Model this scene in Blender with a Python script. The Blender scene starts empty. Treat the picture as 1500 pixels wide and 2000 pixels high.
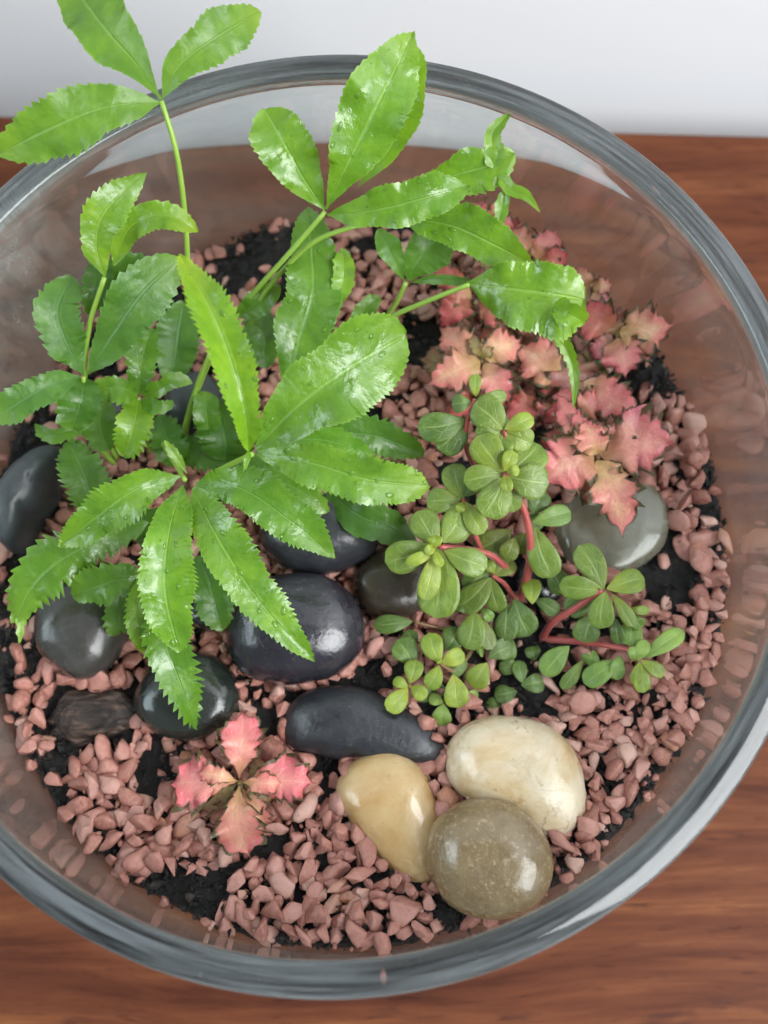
import bpy, bmesh, math, random
import numpy as np
from mathutils import Vector, Matrix, noise

rnd = random.Random(7)
sc = bpy.context.scene
COL = sc.collection

# ------------------------------------------------------------------ camera
RIM_Z = 0.158            # rim of the bowl above the table
SOIL_Z = 0.075           # mean level of the soil
CAM = Vector((0.01934, -0.07018, RIM_Z + 0.23577))
ROT = Matrix(((0.99979, 0.00487, 0.01988), (0.0, 0.97125, -0.23807), (-0.02047, 0.23802, 0.97105)))
cam_d = bpy.data.cameras.new('camera')
cam = bpy.data.objects.new('camera', cam_d)
COL.objects.link(cam)
cam.matrix_world = Matrix.Translation(CAM) @ ROT.to_4x4()
cam_d.sensor_width = 36
cam_d.lens = 36 * 1800 / 2000
cam_d.clip_start = 0.005
cam_d.clip_end = 50
cam_d.dof.use_dof = True
cam_d.dof.focus_distance = 0.275
cam_d.dof.aperture_fstop = 8.0
sc.camera = cam

# ------------------------------------------------------------------ light
w = bpy.data.worlds.new('World')
sc.world = w
w.use_nodes = True
bg = w.node_tree.nodes['Background']
bg.inputs['Color'].default_value = (0.86, 0.93, 1.0, 1)
bg.inputs['Strength'].default_value = 0.30

def area(name, loc, target, sx, sy, power, color):
    l = bpy.data.lights.new(name, 'AREA')
    l.shape = 'RECTANGLE'; l.size = sx; l.size_y = sy; l.energy = power; l.color = color
    o = bpy.data.objects.new(name, l)
    COL.objects.link(o)
    o.location = loc
    o.rotation_euler = (Vector(target) - Vector(loc)).to_track_quat('-Z', 'Y').to_euler()
    return o
area('window_light', (1.1, -0.55, 1.2), (0, 0, 0.1), 1.2, 1.2, 58, (0.97, 0.985, 1.0))
area('second_window_light', (-1.3, 0.1, 1.0), (0, 0, 0.1), 1.2, 0.9, 22, (0.80, 0.93, 1.0))
vs = sc.view_settings
vs.view_transform = 'Standard'
vs.look = 'None'
vs.exposure = 0.0
vs.gamma = 1.0
sc.cycles.use_denoising = True
sc.cycles.max_bounces = 24
sc.cycles.transmission_bounces = 24
sc.cycles.transparent_max_bounces = 12
sc.cycles.sample_clamp_indirect = 5.0

# ------------------------------------------------------------------ helpers
MOUNDS = []              # lumps of compost standing above the gravel (x, y, radius, height)
def soil_h(x, y):
    """height of the soil surface at a place in the bowl"""
    up = sum(h * math.exp(-((x - a) ** 2 + (y - b) ** 2) / (r * r)) * (1 + 0.5 * noise.noise((x * 200, y * 200, 8))) for a, b, r, h in MOUNDS)
    return SOIL_Z + up + max(0.0, -y - 0.08) * 0.24 + 0.035 * x - 0.07 * y + 0.0035 * noise.noise((x * 22, y * 22, 3.1))

def ray(px, py):
    d = ROT @ Vector((px - 750, -(py - 1000), -1800))
    return d

def at(px, py, h):
    """point h centimetres above the mean soil level along the line of sight of a point of the photo"""
    d = ray(px, py)
    t = (SOIL_Z + h * 0.01 - CAM.z) / d.z
    return CAM + d * t

def on_soil(px, py):
    p = at(px, py, 0)
    for _ in range(4):
        p = at(px, py, (soil_h(p.x, p.y) - SOIL_Z) * 100)
    return p

for mx, my, mr, mh in ((1280, 705, 0.011, 0.008), (1392, 905, 0.007, 0.006), (50, 850, 0.013, 0.007), (545, 450, 0.010, 0.006), (790, 465, 0.010, 0.004), (820, 672, 0.007, 0.004), (110, 1510, 0.007, 0.003)):
    q = at(mx, my, 0.4)
    k = min(1.0, 0.1235 / math.hypot(q.x, q.y))
    MOUNDS.append((q.x * k, q.y * k, mr, mh))

def link(name, me, mat=None, parent=None):
    o = bpy.data.objects.new(name, me)
    COL.objects.link(o)
    if mat is not None and len(me.materials) == 0:
        me.materials.append(mat)
    if parent is not None:
        o.parent = parent
    return o

def tag(o, label=None, cat=None, group=None, kind=None):
    if label: o['label'] = label
    if cat: o['category'] = cat
    if group: o['group'] = group
    if kind: o['kind'] = kind
    return o

def empty(name, loc):
    o = bpy.data.objects.new(name, None)
    o.empty_display_size = 0.01
    COL.objects.link(o)
    o.location = loc
    return o

def mesh_from(name, verts, faces, smooth=True, uvs=None):
    me = bpy.data.meshes.new(name)
    me.from_pydata([tuple(v) for v in verts], [], faces)
    if smooth:
        me.polygons.foreach_set('use_smooth', [True] * len(me.polygons))
    if uvs is not None:
        lay = me.uv_layers.new(name='UVMap')
        li = np.zeros(len(me.loops), dtype=np.int32)
        me.loops.foreach_get('vertex_index', li)
        lay.data.foreach_set('uv', np.array(uvs, dtype=np.float32)[li].ravel())
    me.update()
    return me

def spline(pts, n):
    """Catmull-Rom through pts, n+1 samples spaced by length"""
    P = [Vector(p) for p in pts]
    if len(P) == 2:
        P = [P[0], (P[0] + P[1]) / 2, P[1]]
    Q = [P[0] * 2 - P[1]] + P + [P[-1] * 2 - P[-2]]
    fine = []
    for i in range(1, len(Q) - 2):
        a, b, c, d = Q[i - 1], Q[i], Q[i + 1], Q[i + 2]
        for k in range(16):
            t = k / 16
            fine.append(0.5 * ((2 * b) + (c - a) * t + (2 * a - 5 * b + 4 * c - d) * t * t + (3 * b - a - 3 * c + d) * t ** 3))
    fine.append(P[-1])
    L = [0.0]
    for i in range(1, len(fine)):
        L.append(L[-1] + (fine[i] - fine[i - 1]).length)
    out, j = [], 0
    for k in range(n + 1):
        s = L[-1] * k / n
        while j < len(L) - 2 and L[j + 1] < s:
            j += 1
        f = (s - L[j]) / max(1e-9, L[j + 1] - L[j])
        out.append(fine[j].lerp(fine[j + 1], min(1, max(0, f))))
    return out, L[-1]

def tube_data(pts, r0, r1, n=20, m=8, bump=0.0):
    P, L = spline(pts, n)
    verts, faces, uvs = [], [], []
    ref = Vector((0.3, 0.2, 1))
    for i, p in enumerate(P):
        t = (P[min(i + 1, n)] - P[max(i - 1, 0)]).normalized()
        a = t.cross(ref)
        if a.length < 1e-3: a = t.cross(Vector((1, 0, 0)))
        a.normalize(); b = t.cross(a)
        r = r0 + (r1 - r0) * i / n
        if bump: r *= 1 + bump * noise.noise(p * 900)
        for k in range(m):
            q = 2 * math.pi * k / m
            verts.append(p + (a * math.cos(q) + b * math.sin(q)) * r)
            uvs.append((k / m, i / n))
    for i in range(n):
        for k in range(m):
            faces.append((i * m + k, i * m + (k + 1) % m, (i + 1) * m + (k + 1) % m, (i + 1) * m + k))
    faces.append(tuple(range(m))[::-1]); faces.append(tuple(n * m + k for k in range(m)))
    return verts, faces, uvs

# ------------------------------------------------------------------ materials
class NT:
    def __init__(self, name):
        self.m = bpy.data.materials.new(name)
        self.m.use_nodes = True
        self.t = self.m.node_tree
        self.t.nodes.clear()
        self.out = self.t.nodes.new('ShaderNodeOutputMaterial')
    def n(self, kind, **kw):
        o = self.t.nodes.new(kind)
        for k, v in kw.items():
            if hasattr(o, k): setattr(o, k, v)
        return o
    def put(self, sock, v):
        if isinstance(v, bpy.types.NodeSocket): self.t.links.new(v, sock)
        elif isinstance(v, (int, float)) or v is None:
            if v is not None: sock.default_value = v
        else:
            v = tuple(v)
            if sock.type == 'RGBA' and len(v) == 3: v = v + (1,)
            sock.default_value = v
    def coord(self, which='Object'):
        return self.n('ShaderNodeTexCoord').outputs[which]
    def mapping(self, vec, scale=(1, 1, 1), rot=(0, 0, 0), loc=(0, 0, 0)):
        o = self.n('ShaderNodeMapping')
        self.put(o.inputs['Vector'], vec)
        o.inputs['Scale'].default_value = scale; o.inputs['Rotation'].default_value = rot; o.inputs['Location'].default_value = loc
        return o.outputs[0]
    def noise(self, vec, scale, detail=4, rough=0.55, dist=0.0, out='Fac'):
        o = self.n('ShaderNodeTexNoise')
        if vec is not None: self.put(o.inputs['Vector'], vec)
        o.inputs['Scale'].default_value = scale; o.inputs['Detail'].default_value = detail
        o.inputs['Roughness'].default_value = rough; o.inputs['Distortion'].default_value = dist
        return o.outputs[out]
    def voro(self, vec, scale, feature='DISTANCE_TO_EDGE', rand=1.0):
        o = self.n('ShaderNodeTexVoronoi', feature=feature)
        self.put(o.inputs['Vector'], vec); o.inputs['Scale'].default_value = scale
        o.inputs['Randomness'].default_value = rand
        return o.outputs['Distance']
    def math(self, op, a, b=None, c=None, clamp=False):
        o = self.n('ShaderNodeMath', operation=op, use_clamp=clamp)
        self.put(o.inputs[0], a)
        if b is not None: self.put(o.inputs[1], b)
        if c is not None: self.put(o.inputs[2], c)
        return o.outputs[0]
    def ramp(self, fac, stops, interp='LINEAR'):
        o = self.n('ShaderNodeValToRGB')
        self.put(o.inputs[0], fac)
        r = o.color_ramp; r.interpolation = interp
        while len(r.elements) < len(stops): r.elements.new(0.5)
        for e, (p, c) in zip(r.elements, stops):
            e.position = p
            e.color = (c, c, c, 1) if isinstance(c, (int, float)) else tuple(c) + (1,)
        return o.outputs[0]
    def mix(self, fac, a, b, mode='MIX'):
        o = self.n('ShaderNodeMix', data_type='RGBA', blend_type=mode)
        self.put(o.inputs['Factor'], fac)
        self.put(o.inputs[6], a); self.put(o.inputs[7], b)
        return o.outputs[2]
    def rng(self, v, a, b, c, d):
        o = self.n('ShaderNodeMapRange')
        self.put(o.inputs[0], v)
        for i, x in enumerate((a, b, c, d)): o.inputs[i + 1].default_value = x
        return o.outputs[0]
    def bump(self, h, strength, dist):
        o = self.n('ShaderNodeBump')
        self.put(o.inputs['Height'], h); o.inputs['Strength'].default_value = strength; o.inputs['Distance'].default_value = dist
        return o.outputs[0]
    def principled(self, **kw):
        o = self.n('ShaderNodeBsdfPrincipled')
        for k, v in kw.items():
            self.put(o.inputs[k.replace('_', ' ')], v)
        return o.outputs[0]
    def done(self, sh):
        self.t.links.new(sh, self.out.inputs[0])
        return self.m

def uv_parts(n):
    """u as 0 on the midrib to 1 on the margin, v from base to tip"""
    s = n.n('ShaderNodeSeparateXYZ'); n.put(s.inputs[0], n.coord('UV'))
    u = n.math('ABSOLUTE', n.math('MULTIPLY', n.math('SUBTRACT', s.outputs[0], 0.5), 2.0))
    return u, s.outputs[1], s.outputs[0]

def mat_fern():
    n = NT('fern_leaf')
    u, v, uu = uv_parts(n)
    obj = n.coord('Object')
    info = n.n('ShaderNodeObjectInfo')
    big = n.noise(obj, 110, 5, 0.68, 0.4)
    col = n.ramp(big, [(0.3, (0.068, 0.180, 0.010)), (0.52, (0.110, 0.250, 0.014)), (0.75, (0.175, 0.33, 0.020))])
    # fine forked side veins running out to the margin
    ph = n.math('SUBTRACT', n.math('MULTIPLY', v, 46.0), n.math('MULTIPLY', u, 9.0))
    vein = n.math('SINE', n.math('ADD', n.math('MULTIPLY', ph, 6.283), n.math('MULTIPLY', n.noise(obj, 260, 2), 5.0)))
    veinm = n.rng(vein, -1.0, 1.0, 0.0, 1.0)
    col = n.mix(n.math('MULTIPLY', veinm, 0.07), col, (0.21, 0.42, 0.05))
    rib = n.rng(u, 0.015, 0.075, 1.0, 0.0)
    col = n.mix(n.math('MULTIPLY', rib, 0.5), col, (0.25, 0.46, 0.09))
    tipy = n.math('MULTIPLY', n.rng(v, 0.72, 1.0, 0.0, 1.0), n.rng(info.outputs['Random'], 0.2, 1.0, 0.0, 0.55))
    col = n.mix(tipy, col, (0.30, 0.42, 0.03))
    edge = n.rng(u, 0.93, 1.0, 0.0, 0.35)
    col = n.mix(edge, col, (0.32, 0.52, 0.10))
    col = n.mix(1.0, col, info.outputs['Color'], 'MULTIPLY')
    wet = n.rng(n.noise(obj, 120, 3, 0.5, 0.6), 0.46, 0.56, 0.0, 1.0)
    wet = n.math('MULTIPLY', wet, info.outputs['Alpha'])
    rough = n.rng(wet, 0, 1, 0.44, 0.26)
    hgt = n.math('ADD', n.math('MULTIPLY', veinm, 0.05), n.math('SUBTRACT', n.noise(obj, 420, 3), n.math('MULTIPLY', rib, 1.1)))
    bmp = n.bump(n.math('ADD', hgt, n.math('MULTIPLY', n.noise(obj, 130, 2), 3.0)), 0.6, 0.0005)
    p = n.principled(Base_Color=col, Roughness=rough, Normal=bmp, Specular_IOR_Level=0.55, Coat_Weight=n.math('MULTIPLY', wet, 0.9), Coat_Roughness=0.10, Coat_Normal=n.bump(n.noise(obj, 260, 3, 0.6), 0.8, 0.0009))
    tr = n.n('ShaderNodeBsdfTranslucent')
    n.put(tr.inputs['Color'], n.mix(0.5, col, (0.30, 0.58, 0.02)))
    ms = n.n('ShaderNodeMixShader'); ms.inputs[0].default_value = 0.36
    n.t.links.new(p, ms.inputs[1]); n.t.links.new(tr.outputs[0], ms.inputs[2])
    return n.done(ms.outputs[0])

def mat_stem(name, c1, c2, rough=0.4, fuzz=False):
    n = NT(name)
    obj = n.coord('Object')
    col = n.mix(n.noise(obj, 160, 3), c1, c2)
    kw = {}
    if fuzz: kw = dict(Sheen_Weight=0.4, Sheen_Roughness=0.4)
    return n.done(n.principled(Base_Color=col, Roughness=rough, Normal=n.bump(n.noise(obj, 900, 2), 0.4, 0.0002), Subsurface_Weight=0.15, Subsurface_Radius=(0.002, 0.001, 0.0005), Subsurface_Scale=1.0, **kw))

def mat_peperomia():
    n = NT('succulent_leaf')
    u, v, uu = uv_parts(n)
    obj = n.coord('Object'); info = n.n('ShaderNodeObjectInfo')
    col = n.ramp(n.noise(obj, 150, 3), [(0.3, (0.080, 0.132, 0.014)), (0.6, (0.125, 0.185, 0.020)), (0.8, (0.170, 0.225, 0.028))])
    col = n.mix(1.0, col, info.outputs['Color'], 'MULTIPLY')
    basey = n.rng(v, 0.0, 0.42, 0.75, 0.0)
    col = n.mix(n.math('MULTIPLY', basey, info.outputs['Alpha']), col, (0.30, 0.30, 0.03))
    # pale vein net: midrib, arching side veins and a fine mesh
    comb = n.n('ShaderNodeCombineXYZ'); n.put(comb.inputs[0], n.math('MULTIPLY', uu, 1.3)); n.put(comb.inputs[1], n.math('ADD', n.math('MULTIPLY', v, 1.5), n.math('MULTIPLY', u, -0.55)))
    n.put(comb.inputs[2], n.math('MULTIPLY', info.outputs['Random'], 9.0))
    net = n.rng(n.voro(comb.outputs[0], 2.6), 0.0, 0.055, 1.0, 0.0)
    fine = n.rng(n.voro(comb.outputs[0], 7.5), 0.0, 0.06, 1.0, 0.0)
    rib = n.math('MULTIPLY', n.rng(u, 0.03, 0.085, 1.0, 0.0), n.rng(v, 0.75, 0.95, 1.0, 0.0))
    veins = n.math('MAXIMUM', rib, n.math('MAXIMUM', n.math('MULTIPLY', net, 0.6), n.math('MULTIPLY', fine, 0.22)))
    col = n.mix(n.math('MULTIPLY', veins, 0.4), col, (0.33, 0.42, 0.14))
    col = n.mix(n.rng(u, 0.93, 1.0, 0.0, 0.45), col, (0.24, 0.27, 0.10))
    h = n.math('SUBTRACT', n.noise(obj, 1500, 2), n.math('MULTIPLY', veins, 1.0))
    p = n.principled(Base_Color=col, Roughness=n.rng(n.noise(obj, 500, 2), 0.3, 0.7, 0.28, 0.5), Normal=n.bump(h, 0.5, 0.0002), Specular_IOR_Level=0.5,
                     Subsurface_Weight=0.12, Subsurface_Radius=(0.002, 0.003, 0.0006), Subsurface_Scale=1.0)
    return n.done(p)

def mat_fittonia():
    n = NT('pink_leaf')
    u, v, uu = uv_parts(n)
    obj = n.coord('Object'); info = n.n('ShaderNodeObjectInfo')
    col = n.ramp(n.noise(obj, 130, 3, 0.6), [(0.3, (0.62, 0.18, 0.18)), (0.52, (0.66, 0.25, 0.205)), (0.72, (0.70, 0.36, 0.26))])
    red = n.math('MULTIPLY', n.rng(n.math('ADD', n.math('MULTIPLY', v, 0.7), n.math('MULTIPLY', u, 0.5)), 0.45, 1.05, 0.0, 1.0), 0.85)
    col = n.mix(red, col, (0.66, 0.085, 0.145))
    ol = n.rng(v, 0.02, 0.42, 0.8, 0.0)
    col = n.mix(n.math('MULTIPLY', ol, n.rng(u, 0.0, 1.0, 0.9, 0.45)), col, (0.42, 0.30, 0.07))
    comb = n.n('ShaderNodeCombineXYZ'); n.put(comb.inputs[0], uu); n.put(comb.inputs[1], n.math('SUBTRACT', n.math('MULTIPLY', v, 1.6), n.math('MULTIPLY', u, 0.7)))
    n.put(comb.inputs[2], n.math('MULTIPLY', info.outputs['Random'], 9.0))
    net = n.rng(n.voro(comb.outputs[0], 5.5), 0.0, 0.10, 1.0, 0.0)
    rib = n.rng(u, 0.02, 0.09, 1.0, 0.0)
    col = n.mix(n.math('MULTIPLY', n.math('MAXIMUM', net, rib), 0.22), col, (0.85, 0.42, 0.32))
    col = n.mix(1.0, col, info.outputs['Color'], 'MULTIPLY')
    eg = n.rng(n.math('ADD', u, n.math('MULTIPLY', n.math('SUBTRACT', n.noise(obj, 420, 2), 0.5), 0.28)), 0.76, 0.90, 0.0, 0.95)
    col = n.mix(eg, col, (0.050, 0.062, 0.018))
    h = n.math('SUBTRACT', n.noise(obj, 800, 3), n.math('MULTIPLY', net, 0.6))
    p = n.principled(Base_Color=col, Roughness=n.rng(n.noise(obj, 300, 2), 0.35, 0.65, 0.22, 0.5), Normal=n.bump(h, 0.5, 0.0003), Specular_IOR_Level=0.5)
    tr = n.n('ShaderNodeBsdfTranslucent'); n.put(tr.inputs['Color'], col)
    ms = n.n('ShaderNodeMixShader'); ms.inputs[0].default_value = 0.18
    n.t.links.new(p, ms.inputs[1]); n.t.links.new(tr.outputs[0], ms.inputs[2])
    return n.done(ms.outputs[0])

def mat_pebble():
    n = NT('pink_gravel')
    obj = n.coord('Object')
    geo = n.n('ShaderNodeNewGeometry'); info = n.n('ShaderNodeObjectInfo')
    # single chips and the chips joined into one mesh both vary piece by piece
    r = n.math('FRACT', n.math('ADD', n.math('MULTIPLY', geo.outputs['Random Per Island'], 7.0), n.math('MULTIPLY', info.outputs['Random'], 5.0)))
    wpos = geo.outputs['Position']
    base = n.ramp(r, [(0.0, (0.26, 0.092, 0.066)), (0.3, (0.345, 0.138, 0.106)), (0.6, (0.395, 0.172, 0.137)), (0.82, (0.45, 0.225, 0.187)), (0.93, (0.54, 0.34, 0.28)), (1.0, (0.35, 0.14, 0.07))])
    sp = n.noise(wpos, 700, 5, 0.7)
    col = n.mix(n.rng(sp, 0.38, 0.68, 0.0, 0.55), base, (0.50, 0.27, 0.21))
    col = n.mix(n.rng(n.noise(wpos, 420, 4, 0.7), 0.58, 0.72, 0.0, 0.6), col, (0.22, 0.08, 0.06))
    ro = n.rng(n.noise(wpos, 90, 2), 0.35, 0.65, 0.30, 0.62)
    h = n.math('ADD', n.noise(wpos, 900, 5, 0.7), n.math('MULTIPLY', n.noise(wpos, 300, 2), 1.5))
    return n.done(n.principled(Base_Color=col, Roughness=ro, Normal=n.bump(h, 0.6, 0.0004), Specular_IOR_Level=0.45))

def mat_soil():
    n = NT('black_soil')
    obj = n.coord('Object')
    geo = n.n('ShaderNodeNewGeometry')
    f = n.noise(obj, 240, 6, 0.7)
    col = n.ramp(f, [(0.35, (0.004, 0.004, 0.0045)), (0.58, (0.012, 0.0108, 0.0105)), (0.75, (0.034, 0.028, 0.023))])
    bits = n.ramp(geo.outputs['Random Per Island'], [(0.0, (0.008, 0.008, 0.009)), (0.6, (0.028, 0.024, 0.021)), (0.92, (0.075, 0.055, 0.041)), (1.0, (0.13, 0.09, 0.06))])
    col = n.mix(0.5, col, bits)
    return n.done(n.principled(Base_Color=col, Roughness=n.rng(n.noise(obj, 500, 2), 0.3, 0.7, 0.28, 0.75), Normal=n.bump(n.noise(obj, 520, 6, 0.75), 1.0, 0.0018), Specular_IOR_Level=0.5))

def mat_stone(name, stops, scale, rough, speck=None, coat=0.0, bump=0.25, vein=None):
    n = NT(name)
    obj = n.coord('Object')
    f = n.noise(obj, scale, 5, 0.6, 0.5)
    col = n.ramp(f, stops)
    if vein:
        vv = n.rng(n.math('ABSOLUTE', n.math('SUBTRACT', n.noise(obj, vein[0], 4, 0.6, 1.2), 0.5)), 0.0, vein[1], 1.0, 0.0)
        vv = n.math('MULTIPLY', vv, n.rng(n.noise(obj, vein[0] * 0.6, 2), 0.45, 0.65, 0.0, 0.8))
        col = n.mix(vv, col, vein[2])
    if speck:
        col = n.mix(n.rng(n.noise(obj, speck[0], 3, 0.7), speck[1], speck[1] + 0.09, 0.0, speck[3]), col, speck[2])
    rr = n.rng(n.noise(obj, scale * 1.6, 3), 0.35, 0.65, rough[0], rough[1])
    h = n.math('ADD', n.noise(obj, 420, 4, 0.6), n.math('MULTIPLY', n.noise(obj, 90, 3), 2.0))
    return n.done(n.principled(Base_Color=col, Roughness=rr, Normal=n.bump(h, bump, 0.0006), Coat_Weight=coat * 0.8, Coat_Roughness=0.05, Specular_IOR_Level=0.5))

def mat_glass():
    n = NT('clear_glass')
    obj = n.coord('Object')
    # faint water marks and wipe streaks dried on the glass
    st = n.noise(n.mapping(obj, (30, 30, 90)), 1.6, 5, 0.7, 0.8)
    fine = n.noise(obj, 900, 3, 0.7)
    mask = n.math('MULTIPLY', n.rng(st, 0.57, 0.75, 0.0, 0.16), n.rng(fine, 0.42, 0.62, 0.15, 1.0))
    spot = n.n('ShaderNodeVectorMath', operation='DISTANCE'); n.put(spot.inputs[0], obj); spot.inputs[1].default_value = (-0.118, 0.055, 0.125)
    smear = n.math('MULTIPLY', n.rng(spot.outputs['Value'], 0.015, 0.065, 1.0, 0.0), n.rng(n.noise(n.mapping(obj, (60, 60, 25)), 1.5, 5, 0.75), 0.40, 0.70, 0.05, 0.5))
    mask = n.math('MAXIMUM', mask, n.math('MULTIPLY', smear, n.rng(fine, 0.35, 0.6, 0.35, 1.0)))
    mask = n.math('ADD', mask, n.rng(n.noise(n.mapping(obj, (18, 18, 40)), 1.2, 4, 0.6), 0.3, 0.7, 0.035, 0.11))  # grey haze over all the glass, painted in place of reflections
    g = n.principled(Base_Color=(0.93, 0.975, 0.97), Roughness=0.0, IOR=1.5, Transmission_Weight=1.0)
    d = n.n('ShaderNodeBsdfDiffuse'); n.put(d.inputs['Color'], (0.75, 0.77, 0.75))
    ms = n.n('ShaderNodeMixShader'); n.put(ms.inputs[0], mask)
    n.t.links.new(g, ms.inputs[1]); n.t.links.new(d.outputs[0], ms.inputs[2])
    return n.done(ms.outputs[0])

def mat_rim():
    n = NT('cut_glass_rim')
    obj = n.coord('Object')
    sx = n.n('ShaderNodeSeparateXYZ'); n.put(sx.inputs[0], obj)
    rad = n.math('SQRT', n.math('ADD', n.math('MULTIPLY', sx.outputs[0], sx.outputs[0]), n.math('MULTIPLY', sx.outputs[1], sx.outputs[1])))
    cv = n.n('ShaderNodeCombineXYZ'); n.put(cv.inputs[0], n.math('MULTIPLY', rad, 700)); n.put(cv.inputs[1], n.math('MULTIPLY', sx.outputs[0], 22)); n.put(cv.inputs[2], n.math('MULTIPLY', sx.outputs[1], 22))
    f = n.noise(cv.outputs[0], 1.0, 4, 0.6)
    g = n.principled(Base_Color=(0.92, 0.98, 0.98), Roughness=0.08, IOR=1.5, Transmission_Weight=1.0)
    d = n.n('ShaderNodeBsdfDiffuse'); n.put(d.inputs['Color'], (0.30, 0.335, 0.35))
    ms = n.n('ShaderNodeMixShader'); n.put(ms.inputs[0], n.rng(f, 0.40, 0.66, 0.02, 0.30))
    n.t.links.new(g, ms.inputs[1]); n.t.links.new(d.outputs[0], ms.inputs[2])
    return n.done(ms.outputs[0])

def mat_wood():
    n = NT('varnished_wood')
    obj = n.coord('Object')
    warp = n.noise(n.mapping(obj, (1.5, 5, 1)), 2.0, 2, 0.5, out='Color')
    vec = n.mix(0.045, obj, warp, 'ADD')
    g1 = n.noise(n.mapping(vec, (2.4, 30, 6)), 3.0, 8, 0.66)
    g2 = n.noise(n.mapping(vec, (9.0, 210, 20)), 3.0, 5, 0.65)
    pores = n.noise(n.mapping(vec, (40, 330, 30)), 1.6, 3, 0.5)
    g3 = n.noise(n.mapping(vec, (15, 62, 6), loc=(2, 1, 0)), 1.5, 4, 0.6)
    col = n.ramp(g1, [(0.30, (0.042, 0.014, 0.009)), (0.45, (0.098, 0.032, 0.016)), (0.57, (0.138, 0.048, 0.022)), (0.76, (0.235, 0.094, 0.036))])
    col = n.mix(n.rng(g2, 0.45, 0.62, 0.0, 0.55), col, (0.085, 0.028, 0.015))
    col = n.mix(n.rng(g3, 0.58, 0.68, 0.0, 0.75), col, (0.055, 0.020, 0.014))
    col = n.mix(n.rng(pores, 0.63, 0.72, 0.0, 0.7), col, (0.040, 0.014, 0.010))
    ro = n.rng(g2, 0.3, 0.7, 0.34, 0.55)
    return n.done(n.principled(Base_Color=col, Roughness=ro, Normal=n.bump(n.math('SUBTRACT', g2, n.math('MULTIPLY', n.rng(pores, 0.6, 0.72, 0, 1), 0.7)), 0.25, 0.0004), Specular_IOR_Level=0.06))

def mat_wall():
    n = NT('white_paint')
    obj = n.coord('Object')
    col = n.mix(n.noise(obj, 3, 3), (0.82, 0.845, 0.875), (0.87, 0.885, 0.90))
    return n.done(n.principled(Base_Color=col, Roughness=0.6, Normal=n.bump(n.noise(obj, 240, 3), 0.1, 0.0005)))

def mat_water():
    n = NT('water_film')
    p = n.principled(Base_Color=(0.11, 0.25, 0.018), Roughness=0.06, IOR=1.4, Coat_Weight=0.5, Coat_Roughness=0.02)
    tr = n.n('ShaderNodeBsdfTransparent')
    ms = n.n('ShaderNodeMixShader'); ms.inputs[0].default_value = 0.55
    n.t.links.new(tr.outputs[0], ms.inputs[1]); n.t.links.new(p, ms.inputs[2])
    return n.done(ms.outputs[0])

def mat_bark():
    n = NT('wet_bark')
    obj = n.coord('Object')
    g = n.noise(n.mapping(obj, (120, 420, 300), rot=(0, 0, 0.3)), 1.0, 5, 0.65)
    col = n.ramp(g, [(0.35, (0.008, 0.005, 0.004)), (0.52, (0.030, 0.017, 0.012)), (0.68, (0.10, 0.058, 0.040))])
    return n.done(n.principled(Base_Color=col, Roughness=0.6, Normal=n.bump(g, 0.9, 0.001)))

M_FERN = mat_fern(); M_PEP = mat_peperomia(); M_FIT = mat_fittonia()
M_FSTEM = mat_stem('fern_stem', (0.19, 0.34, 0.035), (0.27, 0.42, 0.07))
M_RSTEM = mat_stem('red_stem', (0.30, 0.035, 0.035), (0.42, 0.10, 0.075), 0.35, True)
M_PSTEM = mat_stem('olive_stem', (0.16, 0.15, 0.03), (0.28, 0.13, 0.07), 0.45, True)
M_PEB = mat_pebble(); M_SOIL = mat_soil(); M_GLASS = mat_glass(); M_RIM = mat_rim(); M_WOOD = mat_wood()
M_WALL = mat_wall(); M_WATER = mat_water(); M_BARK = mat_bark()

# ------------------------------------------------------------------ table and wall
EDGE_A = math.radians(-2.6)              # the wall is turned a little against the bowl
ex, ey = math.cos(EDGE_A), math.sin(EDGE_A)
def back(x, off):                        # point on a line parallel to the wall
    c = Vector((0.0, 0.2228, 0)) + Vector((-ey, ex, 0)) * off
    return c + Vector((ex, ey, 0)) * x

def slab(name, corners, z0, z1, mat, bev=0.003):
    bm = bmesh.new()
    lo = [bm.verts.new((c.x, c.y, z0)) for c in corners]
    hi = [bm.verts.new((c.x, c.y, z1)) for c in corners]
    k = len(corners)
    bm.faces.new(lo[::-1]); bm.faces.new(hi)
    for i in range(k): bm.faces.new((lo[i], lo[(i + 1) % k], hi[(i + 1) % k], hi[i]))
    bmesh.ops.bevel(bm, geom=bm.edges[:], offset=bev, segments=3, affect='EDGES', profile=0.5)
    me = bpy.data.meshes.new(name); bm.to_mesh(me); bm.free()
    return link(name, me, mat)
t = slab('wooden_table', [Vector((-0.55, -0.45, 0)), Vector((0.6, -0.45, 0)), back(0.6, 0), back(-0.55, 0)], -0.12, 0.0, M_WOOD)  # slab built deep to keep light from below out of the wall gap
tag(t, 'dark reddish brown varnished wood table top under the glass bowl', 'table')
wl = slab('wall', [back(-1.6, 0.026), back(1.6, 0.026), back(1.6, 0.06), back(-1.6, 0.06)], -0.75, 1.7, M_WALL)
tag(wl, 'plain white painted wall behind the wooden table', 'wall', kind='structure')

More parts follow.
